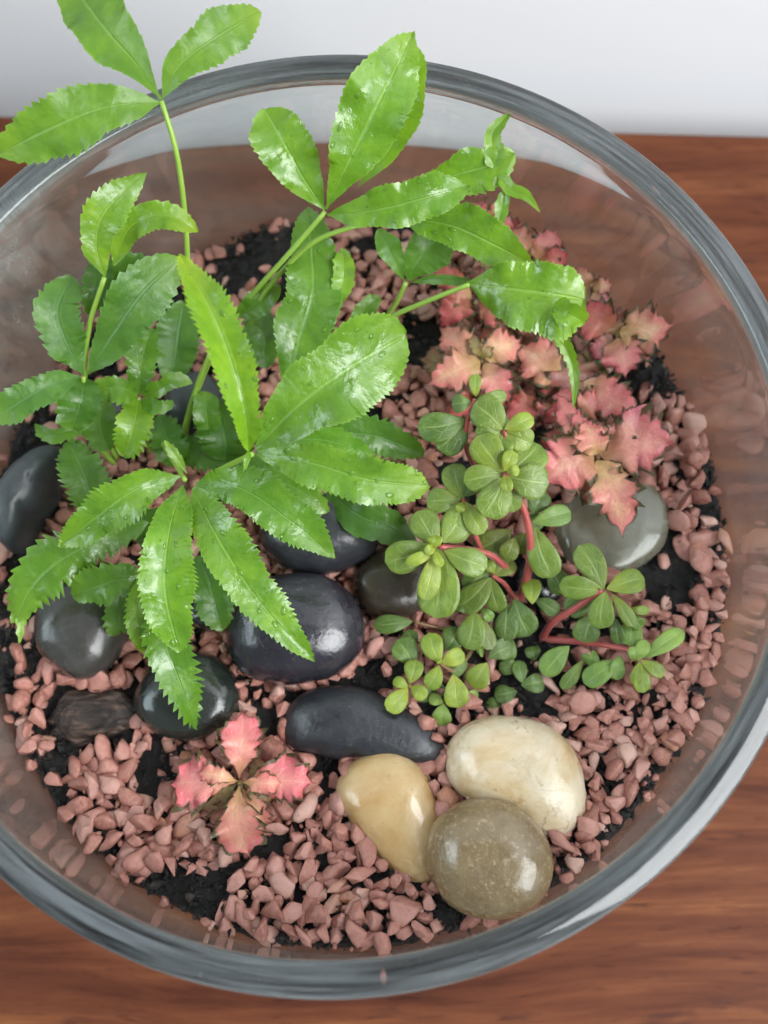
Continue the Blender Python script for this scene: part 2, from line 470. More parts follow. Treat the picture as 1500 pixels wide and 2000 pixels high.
# ------------------------------------------------------------------ glass bowl
R_OUT, R_IN = 0.130, 0.1238
prof_out = [(0.0, 0.0012), (0.092, 0.0012), (0.101, 0.003), (0.115, 0.010), (0.127, 0.024), (0.136, 0.045), (0.1395, 0.072), (0.1397, 0.090), (0.1385, 0.110), (0.1355, 0.130), (0.1322, 0.145), (0.1304, 0.153), (0.1300, 0.1566), (0.1297, 0.1574), (0.1290, 0.158)]
prof_in = [(0.1230, 0.158), (0.1221, 0.1577), (0.1215, 0.1568), (0.1220, 0.153), (0.1247, 0.145), (0.1287, 0.130), (0.1318, 0.110), (0.1330, 0.090), (0.1328, 0.072), (0.1285, 0.047), (0.120, 0.027), (0.108, 0.015), (0.094, 0.010), (0.0, 0.010)]
def smooth_prof(pr):
    v, _ = spline([Vector((r, 0, z)) for r, z in pr], 56)
    return [(max(0, p.x), p.z) for p in v]
prof = prof_out + prof_in
def lathe(name, prof, seg, mat):
    verts, faces = [], []
    ring = []
    for r, z in prof:
        if r < 1e-6:
            ring.append([len(verts)]); verts.append((0, 0, z))
        else:
            ring.append(list(range(len(verts), len(verts) + seg)))
            for k in range(seg):
                a = 2 * math.pi * k / seg
                verts.append((r * math.cos(a), r * math.sin(a), z))
    for A, B in zip(ring, ring[1:]):
        for k in range(seg):
            k2 = (k + 1) % seg
            if len(A) == 1: faces.append((A[0], B[k2], B[k]))
            elif len(B) == 1: faces.append((A[k], A[k2], B[0]))
            else: faces.append((A[k], A[k2], B[k2], B[k]))
    me = mesh_from(name, verts, faces)
    return link(name, me, mat)
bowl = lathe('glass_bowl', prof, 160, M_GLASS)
bowl.data.materials.append(M_RIM)
for p in bowl.data.polygons:
    if p.center.z > 0.1565: p.material_index = 1
tag(bowl, 'round clear glass bowl with a thick rim standing on the wooden table', 'bowl')
def wall_r(z):
    """inner radius of the bowl at a height"""
    pr = prof_in[3:]
    for (r0, z0), (r1, z1) in zip(pr, pr[1:]):
        if z1 <= z <= z0: return r1 + (r0 - r1) * (z - z1) / max(1e-9, z0 - z1)
    return R_IN

# ------------------------------------------------------------------ soil
def build_soil():
    verts, faces = [], []
    nr, na = 110, 300
    for i in range(nr):
        f = (i / (nr - 1)) ** 0.8
        for k in range(na):
            a = 2 * math.pi * k / na
            edge = 0.1318 + 0.0016 * noise.noise((math.cos(a) * 9, math.sin(a) * 9, 1)) + 0.0010 * noise.noise((math.cos(a) * 40, math.sin(a) * 40, 1))
            r = f * edge
            x, y = r * math.cos(a), r * math.sin(a)
            z = soil_h(x, y) - 0.0006
            z += 0.0016 * noise.fractal((x * 130, y * 130, 0), 0.7, 2.1, 4)
            z += 0.0014 * abs(noise.noise((x * 300, y * 300, 5)))
            if f > 0.985: z -= 0.004 * (f - 0.985) / 0.015
            verts.append((x, y, z))
    for i in range(nr - 1):
        for k in range(na):
            k2 = (k + 1) % na
            faces.append((i * na + k, (i + 1) * na + k, (i + 1) * na + k2, i * na + k2))
    # body of the soil down to the bottom of the bowl
    rim0 = (nr - 1) * na
    prev = rim0
    for r, z in ((0.1308, 0.06), (0.1268, 0.046), (0.118, 0.028), (0.105, 0.017), (0.09, 0.0115)):
        b = len(verts)
        for k in range(na):
            a = 2 * math.pi * k / na
            verts.append((r * math.cos(a), r * math.sin(a), z))
        for k in range(na):
            k2 = (k + 1) % na
            faces.append((prev + k, b + k, b + k2, prev + k2))
        prev = b
    c = len(verts); verts.append((0, 0, 0.0115))
    for k in range(na): faces.append((prev + k, c, prev + (k + 1) % na))
    # loose crumbs and fibres of compost
    for _ in range(11000):
        a = rnd.random() * 2 * math.pi; r = 0.1300 * math.sqrt(rnd.random())
        if rnd.random() < 0.3: r = rnd.uniform(0.119, 0.1312)
        x, y = r * math.cos(a), r * math.sin(a)
        z = soil_h(x, y) + rnd.uniform(0.0, 0.0016)
        b = len(verts)
        s = rnd.uniform(0.0004, 0.0013) if rnd.random() < .88 else rnd.uniform(0.0013, 0.0026)
        if rnd.random() < 0.22: ax = Vector((rnd.gauss(0, 1), rnd.gauss(0, 1), rnd.gauss(0, .45))).normalized() * s * rnd.uniform(1.3, 2.6)
        else: ax = Vector((rnd.gauss(0, 1), rnd.gauss(0, 1), rnd.gauss(0, 1))).normalized() * s
        o1 = ax.orthogonal().normalized() * s * rnd.uniform(0.3, 0.9); o2 = ax.cross(o1).normalized() * s * rnd.uniform(0.25, 0.8)
        c0 = Vector((x, y, z))
        for v in (ax, -ax, o1, -o1, o2, -o2): verts.append(tuple(c0 + v * rnd.uniform(.8, 1.1)))
        for f in ((0, 2, 4), (0, 4, 3), (0, 3, 5), (0, 5, 2), (1, 4, 2), (1, 3, 4), (1, 5, 3), (1, 2, 5)):
            faces.append(tuple(b + q for q in f))
    me = mesh_from('soil', verts, faces)
    o = link('soil', me, M_SOIL)
    return tag(o, 'black crumbly potting soil filling the glass bowl', 'soil', kind='stuff')
build_soil()

# ------------------------------------------------------------------ river stones
STONES = []          # (outline in world xy, centre) so that gravel keeps clear
def stone(name, outline, base, tall, mat, label, cat='stone', power=(0.75, 0.85), tilt=(0, 0), rough=0.012, sub=5, group=None, ridged=False):
    """a rounded stone: outline gives its greatest girth, base its underside and tall its height in cm above the soil"""
    mid = base + tall * 0.45
    P = [at(x, y, mid) for x, y in outline]
    c = Vector((sum(p.x for p in P) / len(P), sum(p.y for p in P) / len(P), P[0].z))
    ang = sorted((math.atan2(p.y - c.y, p.x - c.x), math.hypot(p.x - c.x, p.y - c.y)) for p in P)
    def rad(a):
        xs = [q[0] for q in ang]; ys = [q[1] for q in ang]
        n = len(xs)
        X = xs[-2:] ; X = [x - 2 * math.pi for x in xs[-2:]] + xs + [x + 2 * math.pi for x in xs[:2]]
        Y = ys[-2:] + ys + ys[:2]
        for i in range(1, len(X) - 2):
            if X[i] <= a <= X[i + 1]:
                t = (a - X[i]) / (X[i + 1] - X[i])
                m0 = (Y[i + 1] - Y[i - 1]) / (X[i + 1] - X[i - 1]) * (X[i + 1] - X[i]); m1 = (Y[i + 2] - Y[i]) / (X[i + 2] - X[i]) * (X[i + 1] - X[i])
                return (2*t**3-3*t**2+1)*Y[i] + (t**3-2*t**2+t)*m0 + (-2*t**3+3*t**2)*Y[i+1] + (t**3-t**2)*m1
        return ys[0]
    bm = bmesh.new()
    bmesh.ops.create_icosphere(bm, subdivisions=sub, radius=1.0)
    hz = tall * 0.01 * 0.5
    seed = rnd.random() * 50
    for v in bm.verts:
        d = v.co.normalized()
        a = math.atan2(d.y, d.x); cl = math.hypot(d.x, d.y)
        r = rad(a) * cl ** power[0]
        z = math.copysign(abs(d.z) ** power[1], d.z) * hz
        k = 1 + rough * 4 * noise.noise(d * 1.7 + Vector((seed, 0, 0))) * (1 - cl * 0.7) + rough * noise.noise(d * 6 + Vector((0, seed, 0)))
        co = Vector((r * math.cos(a) * k, r * math.sin(a) * k, z * (1 + rough * 8 * noise.noise(d * 1.4 + Vector((0, 0, seed))))))
        if ridged:
            co.z += 0.0030 * noise.fractal((co.x * 70 + co.y * 20, co.y * 420 - co.x * 60, seed), 0.8, 2.0, 3)
            co.x += 0.002 * noise.noise((co.y * 300, seed, 0)); co.y += 0.0012 * noise.noise((co.x * 200, 0, seed))
        co.z += co.x * tilt[0] + co.y * tilt[1]
        v.co = co
    me = bpy.data.meshes.new(name)
    bm.to_mesh(me); bm.free()
    me.polygons.foreach_set('use_smooth', [True] * len(me.polygons))
    o = link(name, me, mat)
    o.location = c
    tag(o, label, cat, group)
    STONES.append(([(p.x, p.y) for p in P], c, tilt, hz))
    return o

S_BLACK = mat_stone('black_stone', [(0.3, (0.010, 0.010, 0.014)), (0.6, (0.020, 0.019, 0.026)), (0.8, (0.030, 0.028, 0.036))], 60, (0.16, 0.36), (700, 0.63, (0.16, 0.15, 0.13), 0.45), 0.5, 0.4)
S_CHAR = mat_stone('charcoal_stone', [(0.3, (0.014, 0.015, 0.018)), (0.6, (0.026, 0.028, 0.033)), (0.8, (0.070, 0.073, 0.082))], 60, (0.26, 0.5), (800, 0.64, (0.2, 0.2, 0.2), 0.45), 0.15, 0.45)
S_GREY = mat_stone('grey_stone', [(0.3, (0.028, 0.028, 0.024)), (0.6, (0.050, 0.047, 0.041)), (0.8, (0.075, 0.07, 0.06))], 55, (0.18, 0.38), (800, 0.68, (0.13, 0.13, 0.12), 0.3), 0.3)
S_DKGREEN = mat_stone('dark_greenish_stone', [(0.3, (0.012, 0.016, 0.013)), (0.6, (0.022, 0.027, 0.022)), (0.8, (0.036, 0.041, 0.034))], 50, (0.10, 0.28), (800, 0.7, (0.1, 0.1, 0.09), 0.3), 0.5)
S_BROWN = mat_stone('brown_stone', [(0.3, (0.026, 0.020, 0.014)), (0.6, (0.05, 0.038, 0.026)), (0.8, (0.08, 0.06, 0.042))], 60, (0.22, 0.42), (600, 0.62, (0.15, 0.12, 0.09), 0.5), 0.2)
S_SLATE = mat_stone('slate_stone', [(0.3, (0.018, 0.023, 0.026)), (0.6, (0.050, 0.060, 0.064)), (0.8, (0.10, 0.115, 0.115))], 50, (0.3, 0.55), (500, 0.6, (0.03, 0.035, 0.04), 0.6))
S_OLIVE = mat_stone('olive_stone', [(0.25, (0.10, 0.095, 0.06)), (0.5, (0.16, 0.15, 0.105)), (0.75, (0.22, 0.21, 0.155))], 40, (0.14, 0.30), (160, 0.68, (0.03, 0.03, 0.026), 0.9), 0.5)
S_CREAM = mat_stone('cream_stone', [(0.30, (0.44, 0.28, 0.11)), (0.42, (0.58, 0.44, 0.26)), (0.56, (0.66, 0.56, 0.41)), (0.72, (0.46, 0.31, 0.14))], 42, (0.12, 0.28), (170, 0.60, (0.36, 0.22, 0.09), 0.7), 0.6, 0.4, (70, 0.035, (0.36, 0.27, 0.15)))
S_TAN = mat_stone('tan_stone', [(0.28, (0.38, 0.21, 0.07)), (0.5, (0.50, 0.34, 0.155)), (0.72, (0.60, 0.47, 0.28))], 40, (0.14, 0.32), (260, 0.66, (0.18, 0.11, 0.05), 0.7), 0.6, 0.3, (45, 0.02, (0.40, 0.25, 0.09)))
S_SPECK = mat_stone('speckled_stone', [(0.25, (0.170, 0.110, 0.050)), (0.5, (0.215, 0.150, 0.073)), (0.75, (0.27, 0.195, 0.10))], 90, (0.14, 0.36), (650, 0.56, (0.40, 0.30, 0.17), 0.75), 0.8, 0.55, (300, 0.02, (0.09, 0.06, 0.03)))

stone('river_stone', [(445,1230),(460,1175),(500,1140),(560,1125),(640,1128),(690,1165),(712,1220),(705,1270),(670,1310),(600,1332),(530,1335),(470,1310)], -0.4, 3.4, S_BLACK, 'large glossy purplish black stone under the drooping fern leaf tip', power=(0.8,0.8))
stone('river_stone', [(510,1060),(515,1010),(560,975),(630,965),(700,990),(735,1030),(735,1075),(690,1105),(640,1120),(560,1110)], -0.4, 2.7, S_CHAR, 'dull black stone in the shade behind the glossy purplish black stone')
stone('river_stone', [(690,1130),(720,1090),(770,1068),(830,1085),(850,1140),(830,1190),(780,1210),(720,1200)], -0.4, 2.0, S_BROWN, 'dark brown stone half hidden under the round leaved green plant')
stone('river_stone', [(74,1225),(90,1170),(135,1138),(200,1130),(245,1165),(252,1220),(235,1270),(200,1315),(155,1327),(112,1303),(82,1268)], -0.4, 2.4, S_GREY, 'warm grey stone at the left below the yellow tipped fern leaf', power=(0.6,0.9))
stone('river_stone', [(263,1375),(285,1320),(330,1285),(400,1275),(455,1310),(470,1370),(455,1415),(410,1440),(350,1448),(295,1425)], -0.4, 2.2, S_DKGREEN, 'wet greenish black stone with a fern leaf tip lying over it', power=(0.65,0.85))
stone('river_stone', [(553,1430),(560,1385),(600,1350),(660,1338),(730,1350),(800,1385),(855,1430),(875,1470),(850,1497),(790,1492),(700,1480),(620,1475),(570,1462)], -0.3, 2.0, S_CHAR, 'long matt charcoal stone tapering towards the cream stone', power=(0.7,0.8))
stone('river_stone', [(8,1020),(24,950),(60,904),(112,874),(134,888),(106,945),(68,1015),(36,1077),(14,1070)], -0.5, 2.8, S_SLATE, 'blue grey slate stone leaning against the glass at the left', tilt=(-0.25, 0.1), power=(0.6,0.9))
stone('river_stone', [(1080,1050),(1085,1000),(1130,955),(1215,934),(1280,955),(1306,1010),(1295,1065),(1255,1105),(1200,1130),(1130,1118),(1092,1085)], -0.3, 1.5, S_OLIVE, 'flat wet olive grey stone under the pink leaf rosette', power=(0.45,1.0))
stone('river_stone', [(1000,1140),(1018,1098),(1065,1090),(1100,1130),(1088,1180),(1035,1190)], -0.4, 1.7, S_BLACK, 'small shiny blue black stone behind the red stem')
stone('river_stone', [(868,1485),(887,1432),(938,1402),(1000,1397),(1062,1412),(1112,1455),(1138,1520),(1142,1580),(1118,1622),(1075,1637),(1010,1610),(930,1572),(882,1535)], -0.1, 2.6, S_CREAM, 'cream white stone with pale brown marbling, right of the tan stone', power=(0.65,0.85))
stone('river_stone', [(655,1545),(675,1500),(720,1472),(770,1465),(815,1490),(850,1545),(872,1600),(878,1680),(852,1732),(810,1730),(755,1697),(715,1647),(680,1597)], -0.1, 2.3, S_TAN, 'honey tan stone tapering towards the glass, left of the speckled stone', power=(0.75,0.85))
stone('river_stone', [(832,1660),(845,1610),(885,1573),(945,1557),(1005,1570),(1050,1610),(1075,1660),(1077,1715),(1047,1765),(990,1792),(930,1792),(870,1760),(840,1712)], 0.9, 2.7, S_SPECK, 'round speckled olive brown stone resting against the cream and tan stones', power=(0.75,0.85))
stone('river_stone', [(322,800),(340,752),(395,732),(440,770),(430,832),(372,850)], -0.4, 1.9, S_SLATE, 'pale grey stone glimpsed between the fern stems')
stone('river_stone', [(198,832),(214,788),(258,776),(272,830),(236,852)], -0.4, 1.7, S_GREY, 'small grey stone glimpsed under the left fern fronds')
stone('river_stone', [(368,1210),(380,1172),(420,1166),(448,1200),(432,1228),(390,1230)], -0.4, 1.7, S_DKGREEN, 'small dark stone between the glossy black stone and the fern leaf')
stone('bark_chip', [(98,1405),(122,1365),(180,1345),(240,1352),(264,1382),(255,1420),(200,1445),(130,1450)], -0.2, 1.0, M_BARK, 'dark brown chip of bark lying on the soil at the left', 'bark', power=(0.35,1.0), rough=0.03, ridged=True)

S_SPLINT = mat_stone('pale_wood', [(0.3, (0.38, 0.28, 0.19)), (0.7, (0.56, 0.45, 0.34))], 300, (0.5, 0.7))
stone('wood_splinter', [(645,1822),(652,1775),(662,1758),(670,1768),(664,1800),(655,1824)], 0.5, 0.5, S_SPLINT, 'pale sliver of wood standing in the front gravel', 'splinter', power=(0.4,1.0), rough=0.03)

# ------------------------------------------------------------------ gravel
def pebble_mesh(i):
    r = random.Random(100 + i)
    bm = bmesh.new()
    if i % 2:
        for _ in range(r.choice((10, 12, 15, 18))):
            d = Vector((r.gauss(0, 1), r.gauss(0, 1), r.gauss(0, 1))).normalized() * r.uniform(0.85, 1.1)
            bm.verts.new((d.x * 0.56 * r.uniform(.9, 1.1), d.y * 0.40, d.z * 0.32))
        bmesh.ops.convex_hull(bm, input=bm.verts[:])
        bmesh.ops.delete(bm, geom=[v for v in bm.verts if not v.link_faces], context='VERTS')
        bmesh.ops.bevel(bm, geom=bm.edges[:], offset=0.045, segments=2, affect='EDGES', profile=0.6, clamp_overlap=True)
        bmesh.ops.triangulate(bm, faces=bm.faces[:])
        for v in bm.verts: v.co *= 1 + 0.10 * noise.noise(v.co * 5 + Vector((i, 0, 0))) + 0.05 * noise.noise(v.co * 13 + Vector((i, 0, 0)))
        me = bpy.data.meshes.new('gravel_chip'); bm.to_mesh(me); bm.free()
        me.polygons.foreach_set('use_smooth', [True] * len(me.polygons))
        me.materials.append(M_PEB)
        return me
    bmesh.ops.create_icosphere(bm, subdivisions=2 if i % 4 else 3, radius=1.0)
    cuts = [(Vector((r.gauss(0, 1), r.gauss(0, 1), r.gauss(0, 1))).normalized(), r.uniform(0.36, 0.80)) for _ in range(r.choice((7, 9, 12)))]
    ax = (0.5 * r.uniform(1.0, 1.35), 0.5 * r.uniform(0.6, 1.0), 0.5 * r.uniform(0.42, 0.8))
    for v in bm.verts:
        d = v.co.copy()
        for nn, k in cuts:
            q = d.dot(nn)
            if q > k: d -= nn * (q - k) * 0.97
        d *= 1 + 0.16 * noise.noise(d * 1.6 + Vector((i * 3.1, 0, 0))) + 0.09 * noise.noise(d * 4.2 + Vector((0, i * 2.3, 0)))
        v.co = Vector((d.x * ax[0], d.y * ax[1], d.z * ax[2])) * 1.28
    me = bpy.data.meshes.new('gravel_chip'); bm.to_mesh(me); bm.free()
    me.polygons.foreach_set('use_smooth', [True] * len(me.polygons))
    me.materials.append(M_PEB)
    return me
PEB = [pebble_mesh(i) for i in range(24)]

BARE = [(185,1395,115,62),(35,1210,62,150),(112,1515,42,75),(320,1505,58,62),(350,1745,120,48),(750,1320,85,38),(525,1395,34,46),(640,1515,40,52),
        (1015,1280,125,110),(1285,1090,56,110),(1392,905,36,90),(1275,700,85,75),(1165,600,60,60),(560,470,85,80),(790,460,95,60),(822,672,62,58),(55,870,90,150),
        (300,640,140,100),(1236,1592,34,46),(1335,1120,36,56),(440,1705,40,26),(500,1640,62,30),(930,930,90,70),(960,1110,110,60),(700,830,60,50),(1090,900,110,70),
        (590,1380,40,30),(850,1380,45,35),(470,480,60,40),(880,1760,40,40),(440,1130,80,90),(640,1350,50,20),(1150,1210,70,50),(1180,480,60,60),(460,900,80,80),(440,540,60,50),(880,420,50,40),(1400,1010,30,40)]
BARE_W = []
for cx, cy, rx, ry in BARE:
    p = on_soil(cx, cy); q = on_soil(cx + rx, cy); s = on_soil(cx, cy - ry)
    BARE_W.append((p.x, p.y, abs(q.x - p.x), abs(s.y - p.y)))
def gravel_density(x, y):
    m = 1.0
    for cx, cy, rx, ry in BARE_W:
        d = math.hypot((x - cx) / rx, (y - cy) / ry)
        d += 0.45 * noise.noise((x * 90, y * 90, 2))
        if d < 0.88: m = min(m, 0.012)
        elif d < 1.0: m = min(m, 0.12)
    return m
def in_poly(x, y, poly, k, c):
    inside = False
    n = len(poly)
    for i in range(n):
        x0, y0 = poly[i]; x1, y1 = poly[(i + 1) % n]
        x0 = c.x + (x0 - c.x) * k; y0 = c.y + (y0 - c.y) * k; x1 = c.x + (x1 - c.x) * k; y1 = c.y + (y1 - c.y) * k
        if (y0 > y) != (y1 > y) and x < (x1 - x0) * (y - y0) / (y1 - y0) + x0: inside = not inside
    return inside
def scatter(space, lift, jit, tries, dens_pow, seed, keep):
    r = random.Random(seed)
    cell = space; grid = {}; out = []
    for _ in range(tries):
        a = r.random() * 2 * math.pi; rr = 0.1312 * math.sqrt(r.random())
        x, y = rr * math.cos(a), rr * math.sin(a)
        d = gravel_density(x, y) ** dens_pow
        if r.random() > d: continue
        if any(in_poly(x, y, poly, keep, c) for poly, c, _, _ in STONES): continue
        gx, gy = int(math.floor(x / cell)), int(math.floor(y / cell))
        if any((x - p[0]) ** 2 + (y - p[1]) ** 2 < space * space for i in (-1, 0, 1) for j in (-1, 0, 1) for p in grid.get((gx + i, gy + j), ())): continue
        grid.setdefault((gx, gy), []).append((x, y))
        s = r.choice((0.0044, 0.0056, 0.0064, 0.0068, 0.0076, 0.0086)) * r.uniform(0.9, 1.08)
        if rr + s * 0.40 > 0.1328: continue
        out.append((x, y, soil_h(x, y) + lift + r.uniform(-jit, jit), s, Matrix.Rotation(r.random() * 6.283, 3, 'Z') @ Matrix.Rotation(r.gauss(0, 0.45), 3, 'X') @ Matrix.Rotation(r.gauss(0, 0.45), 3, 'Y'), r.randrange(len(PEB))))
    return out
low = scatter(0.0039, 0.0010, 0.0008, 60000, 1.0, 5, 0.84)
top = scatter(0.0050, 0.0040, 0.0014, 42000, 1.5, 6, 0.95)

def to_px(p):
    d = ROT.transposed() @ (p - CAM)
    return 750 + 1800 * d.x / -d.z, 1000 - 1800 * d.y / -d.z
def hidden_by_plants(px, py):
    if 60 < px < 800 and 420 < py < 1080: return True
    if 740 < px < 1110 and 780 < py < 1330: return True
    return 860 < px < 1260 and 460 < py < 960
rank = []
for i, q in enumerate(top + low):
    p = Vector(q[:3]); px, py = to_px(p)
    vis = 1.0 if i < len(top) else 0.35
    if hidden_by_plants(px, py): vis *= 0.25
    rank.append((vis * q[3] / (p - CAM).length, i))
rank.sort(reverse=True)
single = {i for _, i in rank[:298]}
ZL = [('small pink gravel chip in the dense gravel at the front of the bowl', 'pink gravel chips at the front of the bowl'),
      ('small pink gravel chip in the gravel right of the cream stone', 'pink gravel chips right of the cream stone'),
      ('small pink gravel chip at the left near the bark chip and pink seedling', 'pink gravel chips left of the pink seedling'),
      ('small pink gravel chip in the gravel behind the plants', 'pink gravel chips behind the plants')]
vs_all, fs_all, nv0 = [], [], 0
cache = []
for me in PEB:
    co = np.zeros(len(me.vertices) * 3); me.vertices.foreach_get('co', co)
    cache.append((co.reshape(-1, 3), [tuple(p.vertices) for p in me.polygons]))
for i, (x, y, z, s, rot, k) in enumerate(top + low):
    if i in single:
        o = link('gravel_chip', PEB[k])
        o.matrix_world = Matrix.Translation((x, y, z)) @ (rot @ Matrix.Diagonal((s, s, s))).to_4x4()
        px, py = to_px(Vector((x, y, z)))
        zi = 3 if py < 950 else 1 if px > 880 and py < 1600 else 2 if px < 520 and py < 1640 else 0
        tag(o, ZL[zi][0], 'gravel chip', ZL[zi][1])
    else:
        co, fc = cache[k]
        R = np.array(rot) * s
        vs_all.append(co @ R.T + np.array((x, y, z)))
        fs_all += [tuple(q + nv0 for q in f) for f in fc]
        nv0 += len(co)
# broken grains and grit between the chips
grit = []
for i in range(6):
    bm = bmesh.new(); bmesh.ops.create_icosphere(bm, subdivisions=1, radius=0.5)
    for v in bm.verts: v.co = Vector((v.co.x * 1.15, v.co.y * 0.85, v.co.z * 0.7)) * (1 + 0.5 * noise.noise(v.co * 3 + Vector((i * 7, 0, 0))))
    grit.append((np.array([tuple(v.co) for v in bm.verts]), [tuple(v.index for v in f.verts) for f in bm.faces])); bm.free()
for x, y, z, s, rot, k in scatter(0.0030, 0.0010, 0.0007, 7000, 0.9, 9, 0.97):
    co, fc = grit[k % 6]
    vs_all.append(co @ (np.array(rot) * s * 0.36).T + np.array((x, y, z)))
    fs_all += [tuple(q + nv0 for q in f) for f in fc]
    nv0 += len(co)
gm = mesh_from('gravel', np.concatenate(vs_all), fs_all)
tag(link('gravel', gm, M_PEB), 'pink terracotta gravel spread over the black soil', 'gravel', kind='stuff')

# ------------------------------------------------------------------ leaves
DROPS = []
OUTSIDE = []
def leaf_data(mid, wl, wr, a=1.05, b=0.6, teeth=0, amp=0.1, fold=(0.25, 0.25), roll=0.0, wave=0.10, nw=3.0, droop=0.0, thick=0.0, rows=None, wet=0, seed=0, bumpy=0.22, acum=0.0, irr=0.0, twist=0.0, name=''):
    """a leaf blade along its midrib: mid gives points of the photo with a height, wl and wr its half widths there"""
    r = random.Random(seed)
    P3 = [at(*p) for p in mid]
    tn = max(teeth, 1)
    fr = []
    if teeth:
        for i in range(teeth):
            g = r.uniform(0.0, 0.42) if 0 < i else 0
            for f in (0.0, 0.5, 0.93): fr.append(((i + f + g * (1 - f)) / teeth, i, f))
    else:
        nr = rows or 18
        fr = [(i / nr, 0, 0) for i in range(nr)]
    fr.append((1.0, tn - 1, 0))
    fine, L = spline(P3, 120)
    pk = a / (a + b)
    wmax = pk ** a * (1 - pk) ** b
    jl = [r.uniform(0.2, 1.15) for _ in range(tn + 1)]; jr = [r.uniform(0.2, 1.15) for _ in range(tn + 1)]
    us = (-1, -0.8, -0.52, -0.25, 0, 0.25, 0.52, 0.8, 1)
    verts, uvs, faces = [], [], []
    ph1, ph2 = r.random() * 6.28, r.random() * 6.28
    for s, ti, tf in fr:
        q = s * 120; i0 = min(119, int(q))
        p = fine[i0].lerp(fine[i0 + 1], q - i0)
        T = (fine[min(120, i0 + 3)] - fine[max(0, i0 - 2)]).normalized()
        V = (CAM - p).normalized()
        V = (V + Vector((0, 0, 0.0))).normalized()
        side = T.cross(V)
        if side.length < 1e-3: side = Vector((1, 0, 0))
        side.normalize()
        N = side.cross(T).normalized()
        if N.dot(V) < 0: N = -N
        dep = -(ROT.transposed() @ (p - CAM)).z
        k = dep / 1800
        prof = max(0.0, s) ** a * max(0.0, 1 - s) ** b / wmax
        if acum:
            q1 = min(1.0, s / acum)
            prof = q1 ** a * (1 - q1) ** b / wmax
            prof = max(prof, 0.26 * ((1 - s) / (1 - acum * 0.8)) ** 1.2 if s > acum * 0.8 else 0)
        prof = max(prof, 0.045 * (1 - s))
        for u in us:
            left = u < 0
            W = (wl if left else wr) * k
            W *= (0.87 if acum == 0 and teeth else 1) * (1 + irr * noise.noise((s * 4.5, seed * 5.1, 1.0 if left else 7.0)))
            rl = roll + twist * (s - 0.4)
            fo = (fold[0] if left else fold[1]) + (rl if left else -rl)
            e = abs(u)
            ee = e
            shift = 0.0
            if teeth and e > 0.3:
                am = amp * (jl if left else jr)[ti]
                ee = 1 - am + am * (1.7 * tf) * 1.0
                if e == 1: shift = am * tf * 0.5 * W
                else: ee = min(e, (e + 0.06) * ee); shift = am * tf * 0.5 * W * (e - 0.3) * 0.8
            wdt = W * prof * ee / max(0.35, math.cos(fo))
            sd = -1 if left else 1
            und = bumpy * W * noise.noise(p * 70 + side * (u * W * 70) + Vector((seed * 3.7, 0, 0))) * (0.25 + e) * min(1, 6 * s)
            wv = wave * W * (e ** 2) * prof * (math.sin(6.283 * nw * s + (ph1 if left else ph2)) + 0.5 * math.sin(6.283 * nw * 2.3 * s + ph2 * 2 + (1 if left else 2)))
            co = p + side * (sd * wdt * math.cos(fo)) + N * (wdt * math.sin(fo) + wv + und - droop * W * e * e * prof) + T * shift
            verts.append(co)
            uvs.append((0.5 + u / 2, s))
    m = len(us)
    nrow = len(fr)
    for i in range(nrow - 1):
        for j in range(m - 1):
            faces.append((i * m + j, i * m + j + 1, (i + 1) * m + j + 1, (i + 1) * m + j))
    if thick:
        n0 = len(verts)
        N0 = (CAM - P3[len(P3) // 2]).normalized()
        for i in range(nrow):
            for j in range(m):
                c = (1 - us[j] ** 2) * (1 - (2 * i / (nrow - 1) - 1) ** 4)
                verts.append(verts[i * m + j] - N0 * thick * (0.15 + 0.85 * c)); uvs.append(uvs[i * m + j])
        for i in range(nrow - 1):
            for j in range(m - 1):
                f = (i * m + j, i * m + j + 1, (i + 1) * m + j + 1, (i + 1) * m + j)
                faces.append(tuple(n0 + q for q in f[::-1]))
            for j in (0, m - 1):
                f = (i * m + j, (i + 1) * m + j, n0 + (i + 1) * m + j, n0 + i * m + j)
                faces.append(f if j == 0 else f[::-1])
    for v in verts[:nrow * m]:
        rr = math.hypot(v.x, v.y)
        if v.z < RIM_Z + 0.001 and rr > wall_r(v.z) - 0.0005: OUTSIDE.append((name, round(rr - wall_r(v.z), 4), round((v.z - SOIL_Z) * 100, 1))); break
    # water lying on the blade
    for _ in range(int(wet * 0.7)):
        i = r.randrange(int(nrow * 0.1), nrow - 2)
        j = r.choice((0, 1, 1, 2, 3, 4, 5, 6, 7, 7))
        a0, b0, c0, d0 = (verts[q] for q in (i * m + j, i * m + j + 1, (i + 1) * m + j + 1, (i + 1) * m + j)) 
        nn = (b0 - a0).cross(d0 - a0)
        if nn.length < 1e-12: continue
        nn.normalize()
        if nn.z < 0: nn = -nn
        big = r.random()
        sz = r.uniform(0.00018, 0.0004) if big < 0.75 else r.uniform(0.0005, 0.0009)
        DROPS.append((a0.lerp(c0, r.random()), nn, (d0 - a0).normalized(), sz, r.uniform(1.0, 2.2 if big > 0.6 else 1.3)))
    return verts, faces, uvs

def add_leaf(parent, base, data, mat, name='leaf', color=(1, 1, 1, 1), label=None):
    v, f, uv = data
    me = mesh_from(name, [p - base for p in v], f, True, uv)
    o = link(name, me, mat, parent)
    o.color = color
    if label: o['label'] = label
    return o

def add_stem(parent, base, pts, r0, r1, mat, bump=0.0):
    P = [at(*p) for p in pts]
    v, f, uv = tube_data(P, r0 * 0.001, r1 * 0.001, 26, 8, bump)
    return link('stem', mesh_from('stem', [p - base for p in v], f, True, uv), mat, parent)

